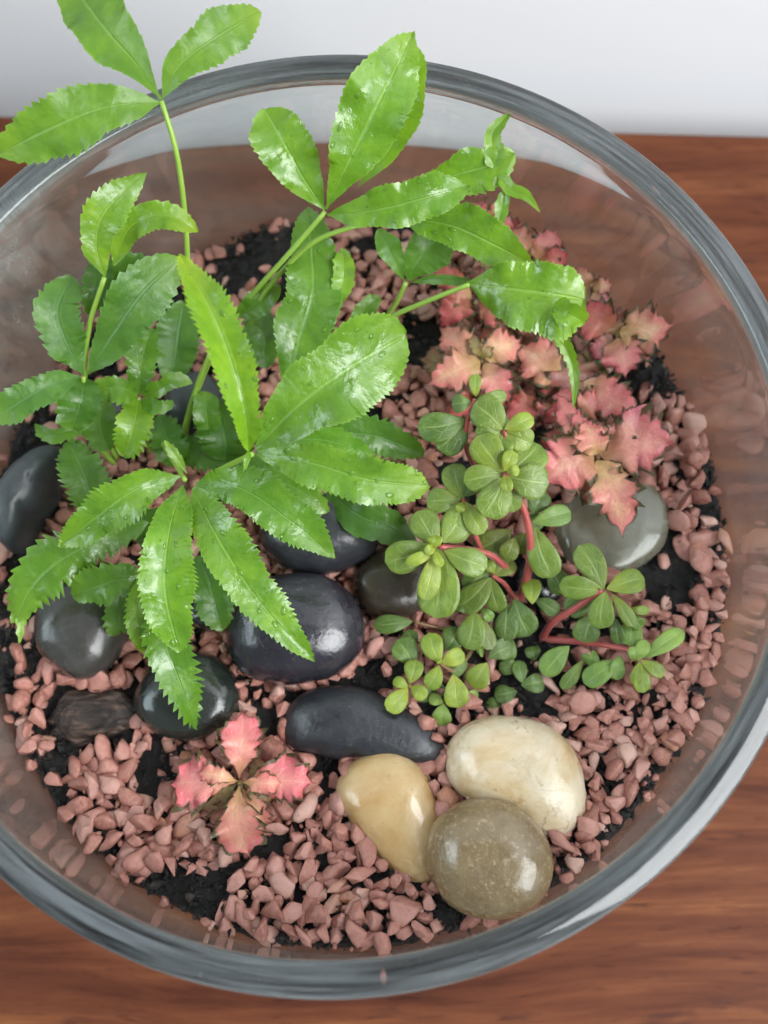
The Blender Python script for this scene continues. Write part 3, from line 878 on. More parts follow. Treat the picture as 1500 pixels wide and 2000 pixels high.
# ---- fern: every stem with the leaves it carries
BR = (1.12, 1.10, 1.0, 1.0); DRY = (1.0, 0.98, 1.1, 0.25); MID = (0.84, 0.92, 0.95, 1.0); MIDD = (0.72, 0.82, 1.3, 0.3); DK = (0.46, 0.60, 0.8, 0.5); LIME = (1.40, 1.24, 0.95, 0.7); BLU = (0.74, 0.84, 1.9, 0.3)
fern_base = on_soil(400, 870)
fern = empty('fern', fern_base)
tag(fern, 'bright green fern with long toothed wet leaves, tallest plant in the bowl', 'fern')
FERN = [
 # (stem points, [leaf: (midrib points, left half width, right half width, colour, options)])
 ([(363,735,0.2),(364,640,2.2),(367,550,4.6),(362,430,6.8),(345,300,8.8),(315,197,9.8)], [
   ([(315,195,9.8),(262,120,10.1),(200,50,10.2),(120,-60,9.8)], 72, 80, DRY, dict(teeth=15, amp=0.05, a=1.1, b=0.6, fold=(.12,.16))),
   ([(317,192,9.8),(352,128,10.3),(420,75,10.4),(508,22,9.9)], 52, 50, DRY, dict(teeth=15, amp=0.10, a=0.75, b=0.42, fold=(.1,.1), roll=-0.2)),
   ([(312,200,9.8),(215,208,10.2),(110,245,10.2),(-6,303,9.6)], 62, 62, DRY, dict(teeth=17, amp=0.10, a=0.75, b=0.55, fold=(.1,.12), roll=0.15)),
 ]),
 ([(430,770,0.4),(440,655,2.0),(490,580,3.8),(560,500,5.4),(635,414,6.8)], [
   ([(700,365,6.8),(762,290,7.6),(795,200,8.6),(814,92,9.2)], 45, 40, LIME, dict(teeth=18, amp=0.08, b=0.45, fold=(.2,.3))),
   ([(637,408,6.9),(682,315,8.2),(742,195,9.3),(807,64,9.6)], 78, 74, BR, dict(teeth=24, amp=0.07, a=1.15, b=0.72, fold=(.25,.15), wet=10)),
   ([(634,410,6.9),(588,340,7.6),(555,280,8.2),(518,215,8.4)], 62, 60, BR, dict(teeth=17, amp=0.07, a=0.85, b=0.3, fold=(.2,.2), wet=4)),
   ([(800,390,6.3),(880,345,6.9),(950,325,7.2),(1005,300,7.4)], 45, 55, BR, dict(teeth=14, amp=0.10, a=0.7, b=0.3, fold=(.2,.2), wet=8)),
   ([(640,420,6.9),(735,410,7.4),(825,388,7.6),(915,362,7.4)], 50, 52, BR, dict(teeth=22, amp=0.07, a=0.8, b=0.5, fold=(.3,.2), wet=18)),
   ([(965,330,7.2),(962,285,7.5),(965,255,7.7),(1000,217,7.9)], 20, 22, LIME, dict(teeth=8, amp=0.12, a=0.15, b=0.6, fold=(.5,.3))),
   ([(975,345,7.2),(1000,370,7.2),(1030,385,7.2),(1055,415,7.0)], 16, 14, LIME, dict(teeth=6, amp=0.1, a=0.2, b=0.7)),
   ([(985,370,7.0),(982,400,6.8),(975,430,6.6),(966,458,6.5)], 16, 16, BR, dict(teeth=6, amp=0.1, a=0.3, b=0.5)),
 ]),
 ([(470,720,0.6),(500,600,3.4),(560,520,4.8),(620,468,5.8),(700,440,6.2)], [
   ([(790,425,6.2),(880,440,6.5),(960,475,6.5),(1040,518,6.3)], 55, 52, BR, dict(teeth=19, amp=0.09, a=0.6, b=0.55, fold=(.3,.25), wet=18)),
 ]),
 ([(620,800,0.3),(690,700,1.8),(752,628,3.4),(835,588,4.8),(918,555,5.8)], [
   ([(1080,640,5.6),(1110,690,5.3),(1122,740,5.0),(1120,800,4.7)], 16, 14, LIME, dict(teeth=10, amp=0.2, a=0.1, b=0.6, fold=(.6,.4))),
   ([(912,552,5.8),(985,562,6.4),(1065,572,6.6),(1142,585,6.3)], 72, 98, BR, dict(teeth=24, amp=0.07, a=0.85, b=0.28, fold=(.25,.2), wet=10)),
   ([(1085,590,6.7),(1105,610,7.0),(1125,620,7.0),(1140,632,6.8)], 28, 30, LIME, dict(teeth=8, amp=0.12, a=0.4, b=0.3, fold=(.4,.1), wet=6)),
 ]),
 ([(740,700,0.3),(752,628,2.6),(775,590,3.6),(793,552,4.4)], [
   ([(790,550,4.4),(775,515,5.0),(757,480,5.4),(738,448,5.6)], 24, 26, MIDD, dict(teeth=12, amp=0.07, b=0.4)),
   ([(798,548,4.4),(815,510,5.0),(845,475,5.3),(885,440,5.4)], 44, 52, MIDD, dict(teeth=14, amp=0.06, a=0.7, b=0.4)),
   ([(800,552,4.4),(840,545,4.9),(880,545,5.1),(925,550,5.2)], 10, 14, MIDD, dict(teeth=9, amp=0.08)),
 ]),
 ([(380,960,2.6),(420,925,4.4),(455,905,6.0),(492,887,7.2)], [
   ([(560,760,3.6),(585,660,4.3),(612,560,4.8),(600,405,4.9)], 62, 68, MID, dict(teeth=26, amp=0.10, a=0.5, b=0.45, fold=(.2,.15), wet=45)),
   ([(650,600,4.4),(668,560,4.7),(672,520,4.9),(668,485,5.0)], 26, 26, LIME, dict(teeth=9, amp=0.12, a=0.6, b=0.45, wet=6)),
   ([(465,618,3.2),(490,600,3.6),(515,580,3.8),(548,560,4.0)], 30, 34, MID, dict(teeth=8, amp=0.08, a=0.6, b=0.4)),
   ([(500,875,7.2),(580,795,8.0),(680,720,8.3),(792,655,7.9)], 92, 98, BR, dict(teeth=28, amp=0.06, a=0.75, b=0.32, fold=(.2,.3), roll=0.05, wet=40)),
   ([(486,884,7.2),(475,790,8.6),(425,635,9.5),(352,498,9.6)], 42, 50, LIME, dict(teeth=32, amp=0.16, a=0.7, b=0.55, fold=(.9,.35), wet=18)),
   ([(503,888,7.2),(610,905,7.8),(725,938,7.7),(838,948,7.0)], 52, 58, BR, dict(teeth=28, amp=0.11, a=0.7, b=0.42, fold=(.3,.25), wet=45)),
   ([(487,882,7.2),(484,895,7.3),(481,905,7.3),(478,918,7.3)], 7, 8, LIME, dict(teeth=4, amp=0.1, a=0.3, b=0.5)),
 ]),
 ([(300,830,0.6),(325,880,2.4),(345,910,4.0),(361,937,5.0)], [
   ([(352,930,5.0),(268,955,5.5),(195,1005,5.2),(118,1066,4.5)], 55, 52, BR, dict(teeth=24, amp=0.15, a=0.75, b=0.6, fold=(.25,.4), wet=32)),
   ([(382,945,5.0),(470,955,5.6),(570,1020,5.3),(654,1090,4.5)], 62, 50, MID, dict(teeth=28, amp=0.13, a=0.7, b=0.6, fold=(.2,.3), wet=45)),
   ([(377,952,5.0),(425,1050,5.5),(510,1180,5.0),(614,1292,4.0)], 62, 50, BR, dict(teeth=30, amp=0.13, a=0.55, b=0.65, fold=(.35,.2), wet=45)),
   ([(357,948,5.0),(330,1040,5.7),(322,1150,5.4),(350,1274,4.3)], 64, 58, BR, dict(teeth=30, amp=0.11, a=0.75, b=0.45, fold=(.35,.25), wet=50)),
   ([(365,925,4.9),(350,900,5.2),(335,880,5.4),(322,860,5.6)], 12, 12, LIME, dict(teeth=6, amp=0.2)),
 ]),
 ([(300,930,0.5),(285,990,1.8),(295,1080,2.8),(312,1160,3.2)], [
   ([(312,1160,3.2),(318,1240,3.5),(350,1330,3.0),(384,1420,2.1)], 52, 48, MID, dict(teeth=15, amp=0.28, a=0.55, b=0.6, fold=(.2,.3), wet=40)),
   ([(275,1130,3.2),(268,1180,3.4),(270,1230,3.2),(280,1275,2.8)], 20, 26, LIME, dict(teeth=14, amp=0.22, a=0.4, b=0.4, fold=(.4,.3), wet=10)),
   ([(290,1020,2.8),(165,1068,3.5),(75,1130,3.3),(28,1215,2.7)], 58, 62, MID, dict(teeth=16, amp=0.32, a=0.55, b=0.42, fold=(.2,.2), droop=0.25)),
   ([(60,1160,2.9),(48,1190,2.7),(42,1215,2.6),(38,1256,2.4)], 12, 14, LIME, dict(teeth=5, amp=0.4, a=0.1, b=0.4)),
   ([(285,1128,3.0),(235,1132,3.4),(190,1145,3.3),(142,1162,2.8)], 42, 46, MID, dict(teeth=12, amp=0.18, a=0.6, b=0.35, fold=(.1,.2))),
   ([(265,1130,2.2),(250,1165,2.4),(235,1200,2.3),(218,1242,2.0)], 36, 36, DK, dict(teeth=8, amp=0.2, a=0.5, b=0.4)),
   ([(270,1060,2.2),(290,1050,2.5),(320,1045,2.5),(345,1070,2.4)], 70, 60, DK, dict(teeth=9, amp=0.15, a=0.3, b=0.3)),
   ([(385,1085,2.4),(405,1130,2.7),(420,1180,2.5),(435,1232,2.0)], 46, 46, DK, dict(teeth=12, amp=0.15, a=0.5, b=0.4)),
   ([(190,1010,2.4),(178,970,2.9),(160,920,3.2),(132,862,3.1)], 48, 52, MIDD, dict(teeth=13, amp=0.25, a=0.5, b=0.4, fold=(.5,.1))),
 ]),
 ([(228,895,0.6),(190,828,2.4),(166,745,4.0),(174,640,5.6),(204,542,6.9)], [
   ([(200,500,5.6),(195,540,5.8),(185,575,5.8),(170,612,5.5)], 32, 34, DK, dict(teeth=10, amp=0.12, a=0.4, b=0.4)),
   ([(225,560,5.2),(245,535,5.5),(270,525,5.6),(300,530,5.6)], 42, 30, BLU, dict(teeth=8, amp=0.1, a=0.4, b=0.4)),
   ([(205,540,6.9),(188,475,7.6),(208,410,8.1),(286,337,8.3)], 42, 44, LIME, dict(teeth=17, amp=0.11, a=0.75, b=0.7, fold=(.2,.3))),
   ([(222,520,6.7),(255,445,7.6),(320,420,7.9),(387,452,7.4)], 36, 30, LIME, dict(teeth=15, amp=0.12, a=0.7, b=0.5, fold=(.1,.6))),
 ]),
 ([(222,905,0.6),(176,850,2.2),(164,790,3.6),(163,736,4.6)], [
   ([(165,738,4.4),(160,775,4.6),(152,805,4.4),(142,838,4.0)], 46, 50, DK, dict(teeth=8, amp=0.1, a=0.5, b=0.35)),
   ([(163,732,4.6),(128,665,5.6),(112,605,6.0),(140,540,5.9)], 52, 52, BLU, dict(teeth=13, amp=0.14, a=0.85, b=0.4, fold=(.25,.25))),
   ([(172,730,4.6),(225,645,5.6),(285,565,6.0),(352,505,5.9)], 58, 62, BLU, dict(teeth=15, amp=0.12, a=0.8, b=0.36, fold=(.25,.2))),
   ([(155,735,4.6),(95,755,5.2),(45,782,5.3),(-14,820,5.0)], 40, 42, BLU, dict(teeth=14, amp=0.12, a=0.7, b=0.4, fold=(.3,.2))),
   ([(165,838,3.0),(135,842,3.3),(100,850,3.3),(68,828,3.1)], 22, 14, MID, dict(teeth=9, amp=0.2, a=0.6, b=0.6)),
 ]),
 ([(295,880,0.5),(285,840,1.8),(275,805,3.0),(270,778,3.8)], [
   ([(268,772,3.8),(240,760,4.3),(212,757,4.4),(180,768,4.1)], 36, 26, BR, dict(teeth=10, amp=0.15, a=0.5, b=0.4, wet=3)),
   ([(270,770,3.8),(275,725,4.3),(282,685,4.5),(298,642,4.4)], 38, 32, MID, dict(teeth=9, amp=0.14, a=0.6, b=0.4)),
   ([(276,772,3.8),(310,760,4.3),(345,742,4.4),(376,748,4.1)], 20, 18, BR, dict(teeth=10, amp=0.12, a=0.6, b=0.45, wet=2)),
   ([(270,780,3.8),(265,815,4.2),(256,850,4.2),(242,892,3.8)], 40, 42, LIME, dict(teeth=12, amp=0.2, a=0.5, b=0.4)),
   ([(275,782,3.8),(300,790,4.1),(320,792,4.1),(338,785,3.9)], 14, 22, MID, dict(teeth=7, amp=0.2, a=0.5, b=0.4)),
   ([(215,880,2.4),(200,850,2.6),(195,815,2.7),(205,780,2.6)], 46, 46, MID, dict(teeth=8, amp=0.12, a=0.4, b=0.4)),
 ]),
 ([(352,900,0.4),(372,800,1.8),(395,740,3.0),(416,690,4.2)], [
   ([(335,745,2.8),(342,700,3.3),(350,645,3.6),(360,588,3.6)], 44, 46, BLU, dict(teeth=14, amp=0.1, a=0.35, b=0.25)),
   ([(410,850,2.2),(405,820,2.6),(403,795,2.7),(405,765,2.5)], 32, 32, MID, dict(teeth=10, amp=0.08, a=0.5, b=0.4)),
   ([(485,705,3.2),(492,690,3.5),(496,670,3.5),(480,640,3.3)], 26, 26, MID, dict(teeth=7, amp=0.06, a=0.5, b=0.4, fold=(.4,.5))),
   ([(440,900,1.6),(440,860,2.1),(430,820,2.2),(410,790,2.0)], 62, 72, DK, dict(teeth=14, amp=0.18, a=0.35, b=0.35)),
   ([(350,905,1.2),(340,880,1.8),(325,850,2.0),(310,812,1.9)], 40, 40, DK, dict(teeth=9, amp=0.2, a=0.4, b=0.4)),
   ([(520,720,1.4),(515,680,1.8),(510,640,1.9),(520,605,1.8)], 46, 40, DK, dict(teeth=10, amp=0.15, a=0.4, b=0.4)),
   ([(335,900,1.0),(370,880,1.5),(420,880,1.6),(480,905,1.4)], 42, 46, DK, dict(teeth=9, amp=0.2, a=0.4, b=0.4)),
 ]),
 ([(340,905,0.4),(362,830,1.8),(382,760,3.0),(410,690,4.2)], []),
 ([(480,850,0.4),(520,862,1.6),(560,872,2.4)], [
   ([(560,875,2.4),(640,850,2.9),(730,850,2.8),(828,888,2.2)], 45, 48, DK, dict(teeth=15, amp=0.2, a=0.4, b=0.35)),
   ([(500,880,3.0),(590,858,3.4),(670,868,3.4),(735,905,3.0)], 36, 40, MID, dict(teeth=13, amp=0.2, a=0.4, b=0.4)),
   ([(640,960,1.8),(700,1005,2.4),(760,1030,2.3),(815,1062,1.9)], 40, 42, DK, dict(teeth=10, amp=0.08, a=0.4, b=0.4)),
   ([(690,640,1.6),(700,625,1.9),(715,600,2.0),(742,580,1.9)], 22, 24, MID, dict(teeth=6, amp=0.06, a=0.5, b=0.4)),
   ([(470,900,2.4),(530,930,2.9),(590,960,2.9),(640,1000,2.6)], 45, 45, MID, dict(teeth=12, amp=0.15, a=0.4, b=0.4)),
 ]),
]
sd = 0
for pts, leaves in FERN:
    st = add_stem(fern, fern_base, pts, 1.05, 0.75, M_FSTEM)
    for mid, wl_, wr_, colr, op in leaves:
        sd += 1
        r = random.Random(sd)
        op = dict(op); op.setdefault('wave', 0.12)
        op.setdefault('irr', 0.26); op.setdefault('twist', r.uniform(-0.55, 0.55))
        op['a'] = op.get('a', 1.05) + 0.15; op['b'] = op.get('b', 0.6) + 0.22
        if op.get('teeth', 0) >= 12: op['teeth'] = int(op['teeth'] * 1.2)
        d = leaf_data(mid, wl_, wr_, seed=sd, nw=r.uniform(1.6, 3.2), name='fern %s' % (mid[-1],), **op)
        k = r.uniform(0.93, 1.07)
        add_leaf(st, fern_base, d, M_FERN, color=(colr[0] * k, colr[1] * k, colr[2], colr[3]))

# ---- small round leaved plant with red stems
pep_base = on_soil(1040, 1215)
pep = empty('creeping_succulent', pep_base)
tag(pep, 'small plant with round pale veined green leaves on red stems', 'plant')
G = (1.0, 1.05, 1.0, 0.25); Y = (1.7, 1.5, 0.9, 0.9); D = (0.60, 0.74, 0.9, 0.0); YG = (1.35, 1.3, 0.95, 0.6); PA = (1.7, 1.75, 2.6, 0.1); O = (0.95, 0.82, 0.8, 0.4); S = (1.1, 1.3, 1.8, 0.1)
PEP = [
 # stem path, then leaves (base x, y, h, tip x, y, h, half width, tone)
 ([(1010,1185,0.4),(1033,1110,2.0),(1034,1040,3.0),(1015,975,3.7),(985,925,4.3)], 2.0, 1.5, [
   (1000,1035,2.0,925,1078,1.8,28,O),(1005,1050,2.4,985,1092,2.2,19,O),(1045,1030,2.8,1080,1128,2.4,30,G),(1075,1105,1.8,1105,1160,1.6,24,D),(1040,1020,3.0,1115,1000,2.9,21,S),
   (1040,1005,2.8,1062,958,2.9,24,D),(1030,1005,2.4,1060,1030,2.2,20,D),(1025,1040,1.9,1010,1080,1.8,22,O),
   (985,925,4.2,905,940,4.1,26,G),(985,930,4.2,945,1008,4.0,35,G),(990,935,4.0,1005,1000,3.6,22,G),(985,925,4.3,1055,868,4.3,36,G),(990,930,4.3,1072,945,4.2,38,G),(983,922,4.3,930,852,4.4,32,YG),(985,920,4.5,1003,880,4.7,16,Y),(985,928,4.5,992,962,4.6,13,Y),(990,922,4.5,1015,918,4.6,12,Y)]),
 ([(960,1120,1.2),(930,1050,2.2),(905,975,3.2)], 1.4, 1.0, [
   (905,975,3.2,885,905,3.3,27,G),(900,975,3.2,832,978,3.1,24,G),(905,980,3.2,885,1062,3.0,31,G),(908,980,3.3,945,1042,3.2,22,YG),(905,970,3.3,935,925,3.4,20,D),(903,980,3.4,895,1000,3.5,10,Y)]),
 ([(985,925,4.2),(992,880,4.3),(985,840,4.5)], 1.3, 1.0, [
   (985,840,4.5,925,788,4.6,34,G),(980,845,4.4,930,858,4.3,28,G),(985,845,4.5,1040,868,4.4,26,YG),(985,838,4.6,1042,815,4.8,19,Y),(985,843,4.4,975,890,4.3,26,G),(990,842,4.6,1035,835,4.6,18,YG)]),
 ([(940,930,2.6),(912,880,3.4),(912,830,4.0),(928,780,4.5)], 1.3, 1.0, [
   (910,820,4.0,815,835,3.9,30,D),(912,822,3.9,855,878,3.7,32,D),(930,775,4.5,930,730,4.8,13,YG),(932,778,4.5,990,772,4.4,14,G),(920,785,4.4,882,790,4.3,18,D),(935,835,3.9,990,810,3.8,24,D)]),
 ([(1000,1120,1.4),(960,1085,2.2),(910,1072,2.7),(858,1068,3.1)], 1.7, 1.2, [
   (855,1065,3.1,815,998,3.1,30,G),(865,1060,3.1,912,998,3.1,32,G),(885,1000,2.6,945,1010,2.5,16,YG),(868,1075,3.1,952,1108,3.0,27,G),(855,1070,3.0,850,1208,2.5,41,G),(850,1070,3.1,752,1098,3.0,32,G),(848,1078,3.3,828,1172,3.0,22,Y),(850,1078,3.4,792,1100,3.4,13,Y),(848,1075,3.5,862,1108,3.5,10,Y),(845,1070,3.5,850,1045,3.6,15,Y),(850,1066,3.4,830,1080,3.6,10,Y)]),
 ([(1005,1170,0.8),(985,1140,1.4),(962,1125,1.9)], 1.2, 0.9, [
   (958,1128,1.9,895,1188,1.7,28,G),(960,1130,1.9,975,1195,1.7,21,G),(955,1120,1.8,905,1150,1.6,24,D),(965,1125,1.7,1000,1090,1.6,26,O),(965,1120,1.9,950,1095,2.0,12,YG),(960,1118,1.6,925,1085,1.5,26,O)]),
 ([(1060,1245,0.5),(1080,1215,1.2),(1120,1190,1.9),(1175,1152,2.6)], 1.9, 1.3, [
   (1165,1165,1.9,1105,1195,1.7,24,D),(1160,1200,1.3,1140,1255,1.1,26,D),(1200,1205,1.4,1208,1258,1.2,13,D),(1235,1205,1.6,1230,1262,1.3,22,S),
   (1180,1150,2.6,1130,1065,2.7,29,G),(1178,1152,2.6,1092,1145,2.5,23,G),(1182,1155,2.6,1172,1228,2.4,26,G),(1185,1150,2.7,1258,1128,2.6,25,YG),(1195,1160,2.5,1238,1225,2.2,15,YG),(1225,1190,2.0,1270,1192,1.9,10,YG),(1230,1205,1.9,1255,1225,1.8,14,S)]),
 ([(1055,1248,0.4),(1120,1252,0.9),(1180,1260,1.2),(1240,1272,1.7)], 1.8, 1.2, [
   (1112,1262,1.0,1060,1318,0.8,23,S),(1138,1290,0.9,1096,1345,0.7,14,G),(1160,1270,0.9,1150,1300,0.8,18,S),(1208,1290,1.2,1140,1335,1.0,22,S),(1212,1280,1.2,1205,1328,1.1,15,S),
   (1258,1285,1.7,1336,1232,1.7,19,PA),(1245,1290,1.7,1262,1250,1.8,14,PA),(1240,1292,1.6,1240,1262,1.8,14,PA),(1252,1290,1.8,1298,1318,1.7,15,Y),(1250,1292,1.8,1238,1338,1.7,12,Y),(1255,1295,1.8,1258,1353,1.6,17,YG)]),
 ([(940,1240,0.5),(915,1280,1.0),(890,1310,1.4),(862,1297,1.8)], 1.0, 0.8, [
   (870,1270,1.1,895,1225,1.0,26,D),(880,1290,1.1,905,1315,1.0,20,D),(860,1295,1.8,838,1236,1.8,23,YG),(862,1296,1.8,907,1275,1.8,18,Y),(858,1300,1.8,835,1344,1.7,19,YG),(885,1318,1.5,893,1383,1.3,26,Y),(862,1297,1.9,855,1288,2.0,6,Y)]),
 ([(845,1330,0.6),(825,1342,1.1),(798,1340,1.6)], 0.9, 0.7, [
   (830,1320,0.9,845,1370,0.7,30,D),(800,1335,1.6,812,1288,1.6,20,YG),(796,1342,1.6,756,1388,1.5,21,Y),(802,1342,1.6,832,1364,1.5,15,Y),(797,1340,1.7,768,1328,1.7,11,YG),(808,1300,1.0,775,1250,1.1,26,D),(810,1265,0.8,798,1230,0.9,16,D)]),
 ([(930,1250,0.5),(870,1230,0.8),(810,1215,1.1)], 0.8, 0.6, [(806,1214,1.1,730,1222,1.0,18,D)]),
 ([(990,1200,0.6),(960,1190,1.1),(928,1194,1.5)], 1.0, 0.7, [
   (926,1192,1.5,910,1268,1.3,29,G),(934,1200,1.3,962,1268,1.1,18,O),(940,1190,1.3,960,1212,1.2,12,S),(925,1192,1.4,890,1170,1.3,18,D)]),
 ([(975,1250,0.4),(968,1270,0.8),(955,1290,1.1)], 0.8, 0.6, [(952,1295,1.1,922,1342,0.9,24,YG),(930,1272,0.9,945,1270,0.8,12,PA),(955,1285,0.9,1000,1262,0.8,22,D)]),
 ([(910,1365,0.4),(890,1370,0.7),(872,1374,0.9)], 0.6, 0.5, [(866,1372,0.9,838,1362,0.9,12,PA),(866,1374,0.9,862,1418,0.7,20,PA),(905,1365,0.8,935,1358,0.7,12,PA)]),
 ([(1040,1200,0.5),(1010,1185,1.0),(990,1180,1.2)], 1.0, 0.8, [
   (990,1180,1.2,985,1252,1.0,23,D),(1005,1170,1.3,1035,1242,1.1,29,D),(1040,1180,1.5,1038,1130,1.6,20,YG),(1045,1170,1.3,1092,1198,1.2,17,D),(1000,1245,0.7,975,1285,0.6,24,D)]),
 ([(1050,1262,0.3),(1035,1300,0.4),(1020,1330,0.5)], 0.8, 0.6, [
   (1022,1335,0.6,1012,1290,0.6,15,D),(1018,1338,0.6,1062,1330,0.5,19,D),(1010,1350,0.5,965,1358,0.5,18,D),(985,1372,0.4,948,1378,0.4,14,D),(1018,1300,0.5,975,1308,0.5,15,D),(1045,1290,0.5,1040,1262,0.5,16,D)]),
]
for ip, (pts, r0, r1, leaves) in enumerate(PEP):
    st = add_stem(pep, pep_base, pts, r0 * 0.72, r1 * 0.72, M_RSTEM if r0 >= 1.2 else M_PSTEM, 0.12)
    for x0, y0, h0, x1, y1, h1, wd, tone in leaves:
        sd += 1
        r = random.Random(sd)
        k = r.uniform(0.9, 1.1)
        bx, by = r.uniform(-0.06, 0.06), r.uniform(-0.06, 0.06)
        h0, h1 = (h0 + 0.3 if h0 < 1.6 else h0), (h1 + 0.3 if h1 < 1.6 else h1)
        mid = [(x0, y0, h0), (x0 + (x1 - x0) * 0.5 + (y1 - y0) * bx, y0 + (y1 - y0) * 0.5 - (x1 - x0) * bx, (h0 + h1) / 2 + 0.12), (x1, y1, h1)]
        d = leaf_data(mid, wd, wd * r.uniform(0.92, 1.06), a=0.85, b=0.46, fold=(r.uniform(.1,.3), r.uniform(.1,.3)), roll=r.uniform(-.25,.25), wave=0.03, nw=1.0, droop=0.22, bumpy=0.06, thick=0.0007, seed=sd, rows=16, wet=2 if tone in (G, S) and r.random() < .5 else 0, name='pep')
        add_leaf(st, pep_base, d, M_PEP, color=(tone[0] * k, tone[1] * k, tone[2], tone[3]))

# ---- pink plants with toothed, dark edged leaves
def pink_leaf(st, base, x0, y0, h0, x1, y1, h1, wd, tone, arch=0.3, fold=None, seed=0, ab=(0.85, 0.95), ac=0.92):
    r = random.Random(seed)
    bx = r.uniform(-0.10, 0.10)
    q = lambda f, up, b_=1: (x0 + (x1 - x0) * f + (y1 - y0) * bx * b_ * 4 * f * (1 - f), y0 + (y1 - y0) * f - (x1 - x0) * bx * b_ * 4 * f * (1 - f), h0 + (h1 - h0) * f + up)
    mid = [(x0, y0, h0), q(0.35, arch), q(0.7, arch * 0.8), (x1, y1, h1)]
    wd *= 1.0 if h0 < 1.3 else 1.14
    d = leaf_data(mid, wd, wd * r.uniform(0.88, 1.12), a=ab[0], b=ab[1], acum=ac, teeth=r.choice((6, 7)), amp=0.33, fold=fold or (r.uniform(.05,.35), r.uniform(.05,.35)), roll=r.uniform(-.2,.2), wave=0.36, nw=r.uniform(2, 4), irr=0.3, twist=r.uniform(-.6, .6), droop=0.15, seed=seed, wet=0, name='pink')
    k = r.uniform(0.9, 1.08)
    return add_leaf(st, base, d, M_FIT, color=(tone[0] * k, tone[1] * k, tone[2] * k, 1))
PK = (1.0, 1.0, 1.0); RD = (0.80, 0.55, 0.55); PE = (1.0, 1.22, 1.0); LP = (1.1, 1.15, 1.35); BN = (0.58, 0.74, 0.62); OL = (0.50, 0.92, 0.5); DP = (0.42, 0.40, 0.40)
FIT = [
 ([(1185,1000,0.2),(1178,940,1.4),(1166,892,2.6)], [
   (1165,885,2.6,1130,800,2.9,30,PK),(1172,890,2.6,1318,868,2.7,56,PK),(1165,900,2.7,1216,1048,2.4,46,PE),(1160,890,2.7,1058,948,2.5,56,PK),(1150,872,2.5,1085,765,2.6,26,PK),(1180,875,2.4,1278,782,3.2,26,LP),(1165,905,2.4,1195,985,2.2,42,PE),(1165,888,2.9,1142,822,3.1,36,PE)]),
 ([(1215,720,0.2),(1210,690,1.2),(1206,652,2.0)], [
   (1205,655,1.9,1200,598,2.0,26,BN),(1200,650,2.0,1115,600,2.1,36,RD),(1210,650,2.1,1316,634,2.2,44,PE),(1205,660,2.0,1222,738,1.9,42,PK),(1215,672,1.8,1275,695,1.7,22,RD),(1195,665,1.6,1160,710,1.5,24,LP)]),
 ([(945,780,0.2),(942,745,1.2),(940,702,2.0)], [
   (935,695,2.0,858,640,2.1,32,PE),(938,705,2.1,836,752,2.0,40,PE),(945,698,2.1,1018,662,2.0,34,PE),(945,710,2.0,982,798,1.7,34,PK),(938,695,2.3,918,648,2.4,13,OL),(942,700,2.1,955,660,2.2,16,OL)]),
 ([(1060,800,0.2),(1065,770,1.2),(1075,735,1.7)], [
   (1090,740,1.8,1015,670,2.0,46,PE),(1120,690,1.7,1130,770,1.5,50,BN),(1140,745,1.9,1252,806,1.9,40,PK),(1100,750,1.4,1160,720,1.5,40,BN),(1050,780,1.3,990,830,1.2,34,RD),(1075,790,1.5,1060,820,1.4,26,PK),(1090,700,1.5,1050,640,1.6,34,BN),(1170,800,1.3,1110,790,1.3,30,BN)]),
 ([(905,640,0.2),(915,615,1.0),(930,590,1.7)], [
   (910,580,1.7,860,640,1.5,30,RD),(940,590,1.7,1000,628,1.6,26,RD),(920,570,1.6,870,565,1.6,26,PE),(945,640,1.3,1000,690,1.2,32,RD),(915,560,1.8,830,520,1.8,26,RD),(1000,600,1.3,1060,650,1.2,32,BN)]),
 ([(1040,560,0.2),(1042,530,1.2),(1045,505,2.0)], [
   (1040,500,2.0,1000,445,2.2,26,PE),(1045,505,2.1,1085,452,2.2,32,PK),(1050,510,2.0,1110,500,2.0,26,RD),(1035,510,2.0,985,540,1.9,30,PK),(1010,470,1.8,985,430,1.9,22,RD)]),
 ([(950,470,0.2),(952,445,1.4),(955,425,2.2)], [
   (955,425,2.2,915,398,2.4,24,PK),(958,425,2.2,990,402,2.3,20,PE),(955,430,2.1,935,465,2.0,24,RD),(960,432,2.1,1000,455,2.0,22,PK)]),
 ([(1160,620,0.2),(1160,585,1.2),(1155,560,1.9)], [
   (1150,560,1.9,1130,520,2.1,18,PE),(1158,560,1.9,1195,555,2.0,16,PE),(1158,570,1.9,1185,625,1.8,20,LP),(1150,570,1.8,1120,600,1.7,26,BN)]),
 ([(1130,850,0.2),(1125,820,1.0),(1120,800,1.6)], [
   (1115,800,1.6,1060,830,1.4,26,RD),(1120,795,1.6,1095,760,1.7,28,PK),(1130,810,1.7,1185,770,1.8,30,PK),(1110,850,1.5,1070,900,1.3,32,RD)]),
]
def pink_plant(base_px, label, stems, **kw):
    b = on_soil(*base_px)
    t = empty('pink_leaf_plant', b)
    tag(t, label, 'plant')
    global sd
    for pts, leaves in stems:
        st = add_stem(t, b, pts, 1.0, 0.8, M_PSTEM, 0.1)
        for lf in leaves:
            sd += 1
            pink_leaf(st, b, *lf, seed=sd, **kw)
    return t
rf = random.Random(41)
under = []
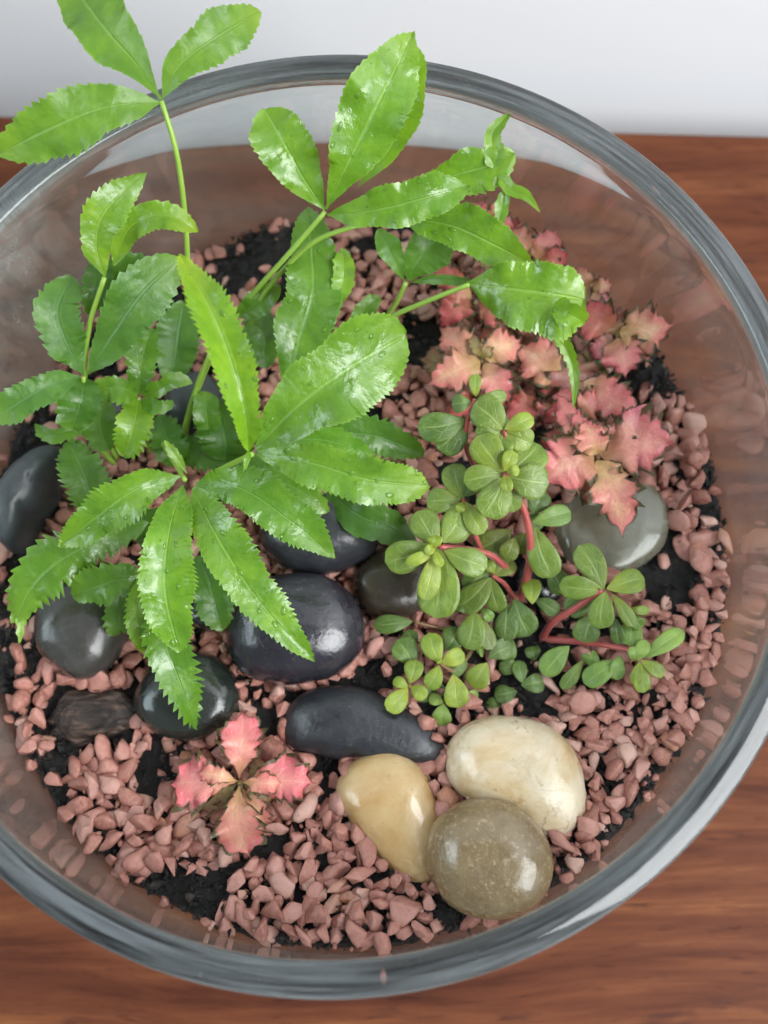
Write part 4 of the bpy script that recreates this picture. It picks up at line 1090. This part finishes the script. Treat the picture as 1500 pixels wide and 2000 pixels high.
for _ in range(26):
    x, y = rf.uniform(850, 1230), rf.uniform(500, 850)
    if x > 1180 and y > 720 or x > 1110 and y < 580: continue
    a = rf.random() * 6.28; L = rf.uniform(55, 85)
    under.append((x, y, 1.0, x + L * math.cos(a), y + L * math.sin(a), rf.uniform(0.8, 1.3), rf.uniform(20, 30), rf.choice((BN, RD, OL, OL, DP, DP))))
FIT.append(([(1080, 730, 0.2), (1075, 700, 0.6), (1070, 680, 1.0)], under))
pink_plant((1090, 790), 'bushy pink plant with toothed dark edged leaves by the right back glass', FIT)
SEED = [([(470,1560,0.1),(469,1540,1.0),(468,1527,1.7)], [
   (465,1530,1.2,385,1585,0.9,36,OL),(470,1535,1.1,520,1650,0.8,32,PE),(466,1535,1.0,428,1620,0.8,32,OL),(475,1525,1.0,530,1490,0.9,26,OL),(475,1530,1.1,540,1560,0.9,28,OL),
   (468,1520,1.7,474,1388,2.0,42,PK),(460,1528,1.7,332,1532,1.9,52,PK),(475,1527,1.7,614,1530,1.9,46,PK),(468,1535,1.7,487,1672,1.8,46,PE),(464,1526,2.0,385,1512,2.2,18,PE),(474,1528,2.0,552,1530,2.1,20,PE)])]
pink_plant((468, 1560), 'single pink seedling of four toothed leaves in the front gravel', SEED, ab=(1.5, 0.75), ac=0.93)

# ------------------------------------------------------------------ water drops
def drop_mesh():
    bm = bmesh.new()
    bmesh.ops.create_icosphere(bm, subdivisions=2, radius=1.0)
    v = np.array([tuple(q.co) for q in bm.verts]); f = [tuple(q.index for q in fc.verts) for fc in bm.faces]
    bm.free()
    return v, f
dv, df = drop_mesh()
V, F, nv = [], [], 0
for p, nn, tt, s, el in DROPS:
    t2 = nn.cross(tt).normalized(); t1 = t2.cross(nn)
    R = np.array([tuple(t1 * s * el), tuple(t2 * s), tuple(nn * s * 0.38)])
    V.append(dv @ R + np.array(tuple(p + nn * s * 0.12)))
    F += [tuple(q + nv for q in f) for f in df]
    nv += len(dv)
if V:
    tag(link('water_drops', mesh_from('water_drops', np.concatenate(V), F), M_WATER), 'clear water drops lying on the wet green leaves', 'water', kind='stuff')
print('OUTSIDE', OUTSIDE)
print('pebbles', len(top), len(low), 'drops', len(DROPS), 'tris', sum(len(m.polygons) for m in bpy.data.meshes))
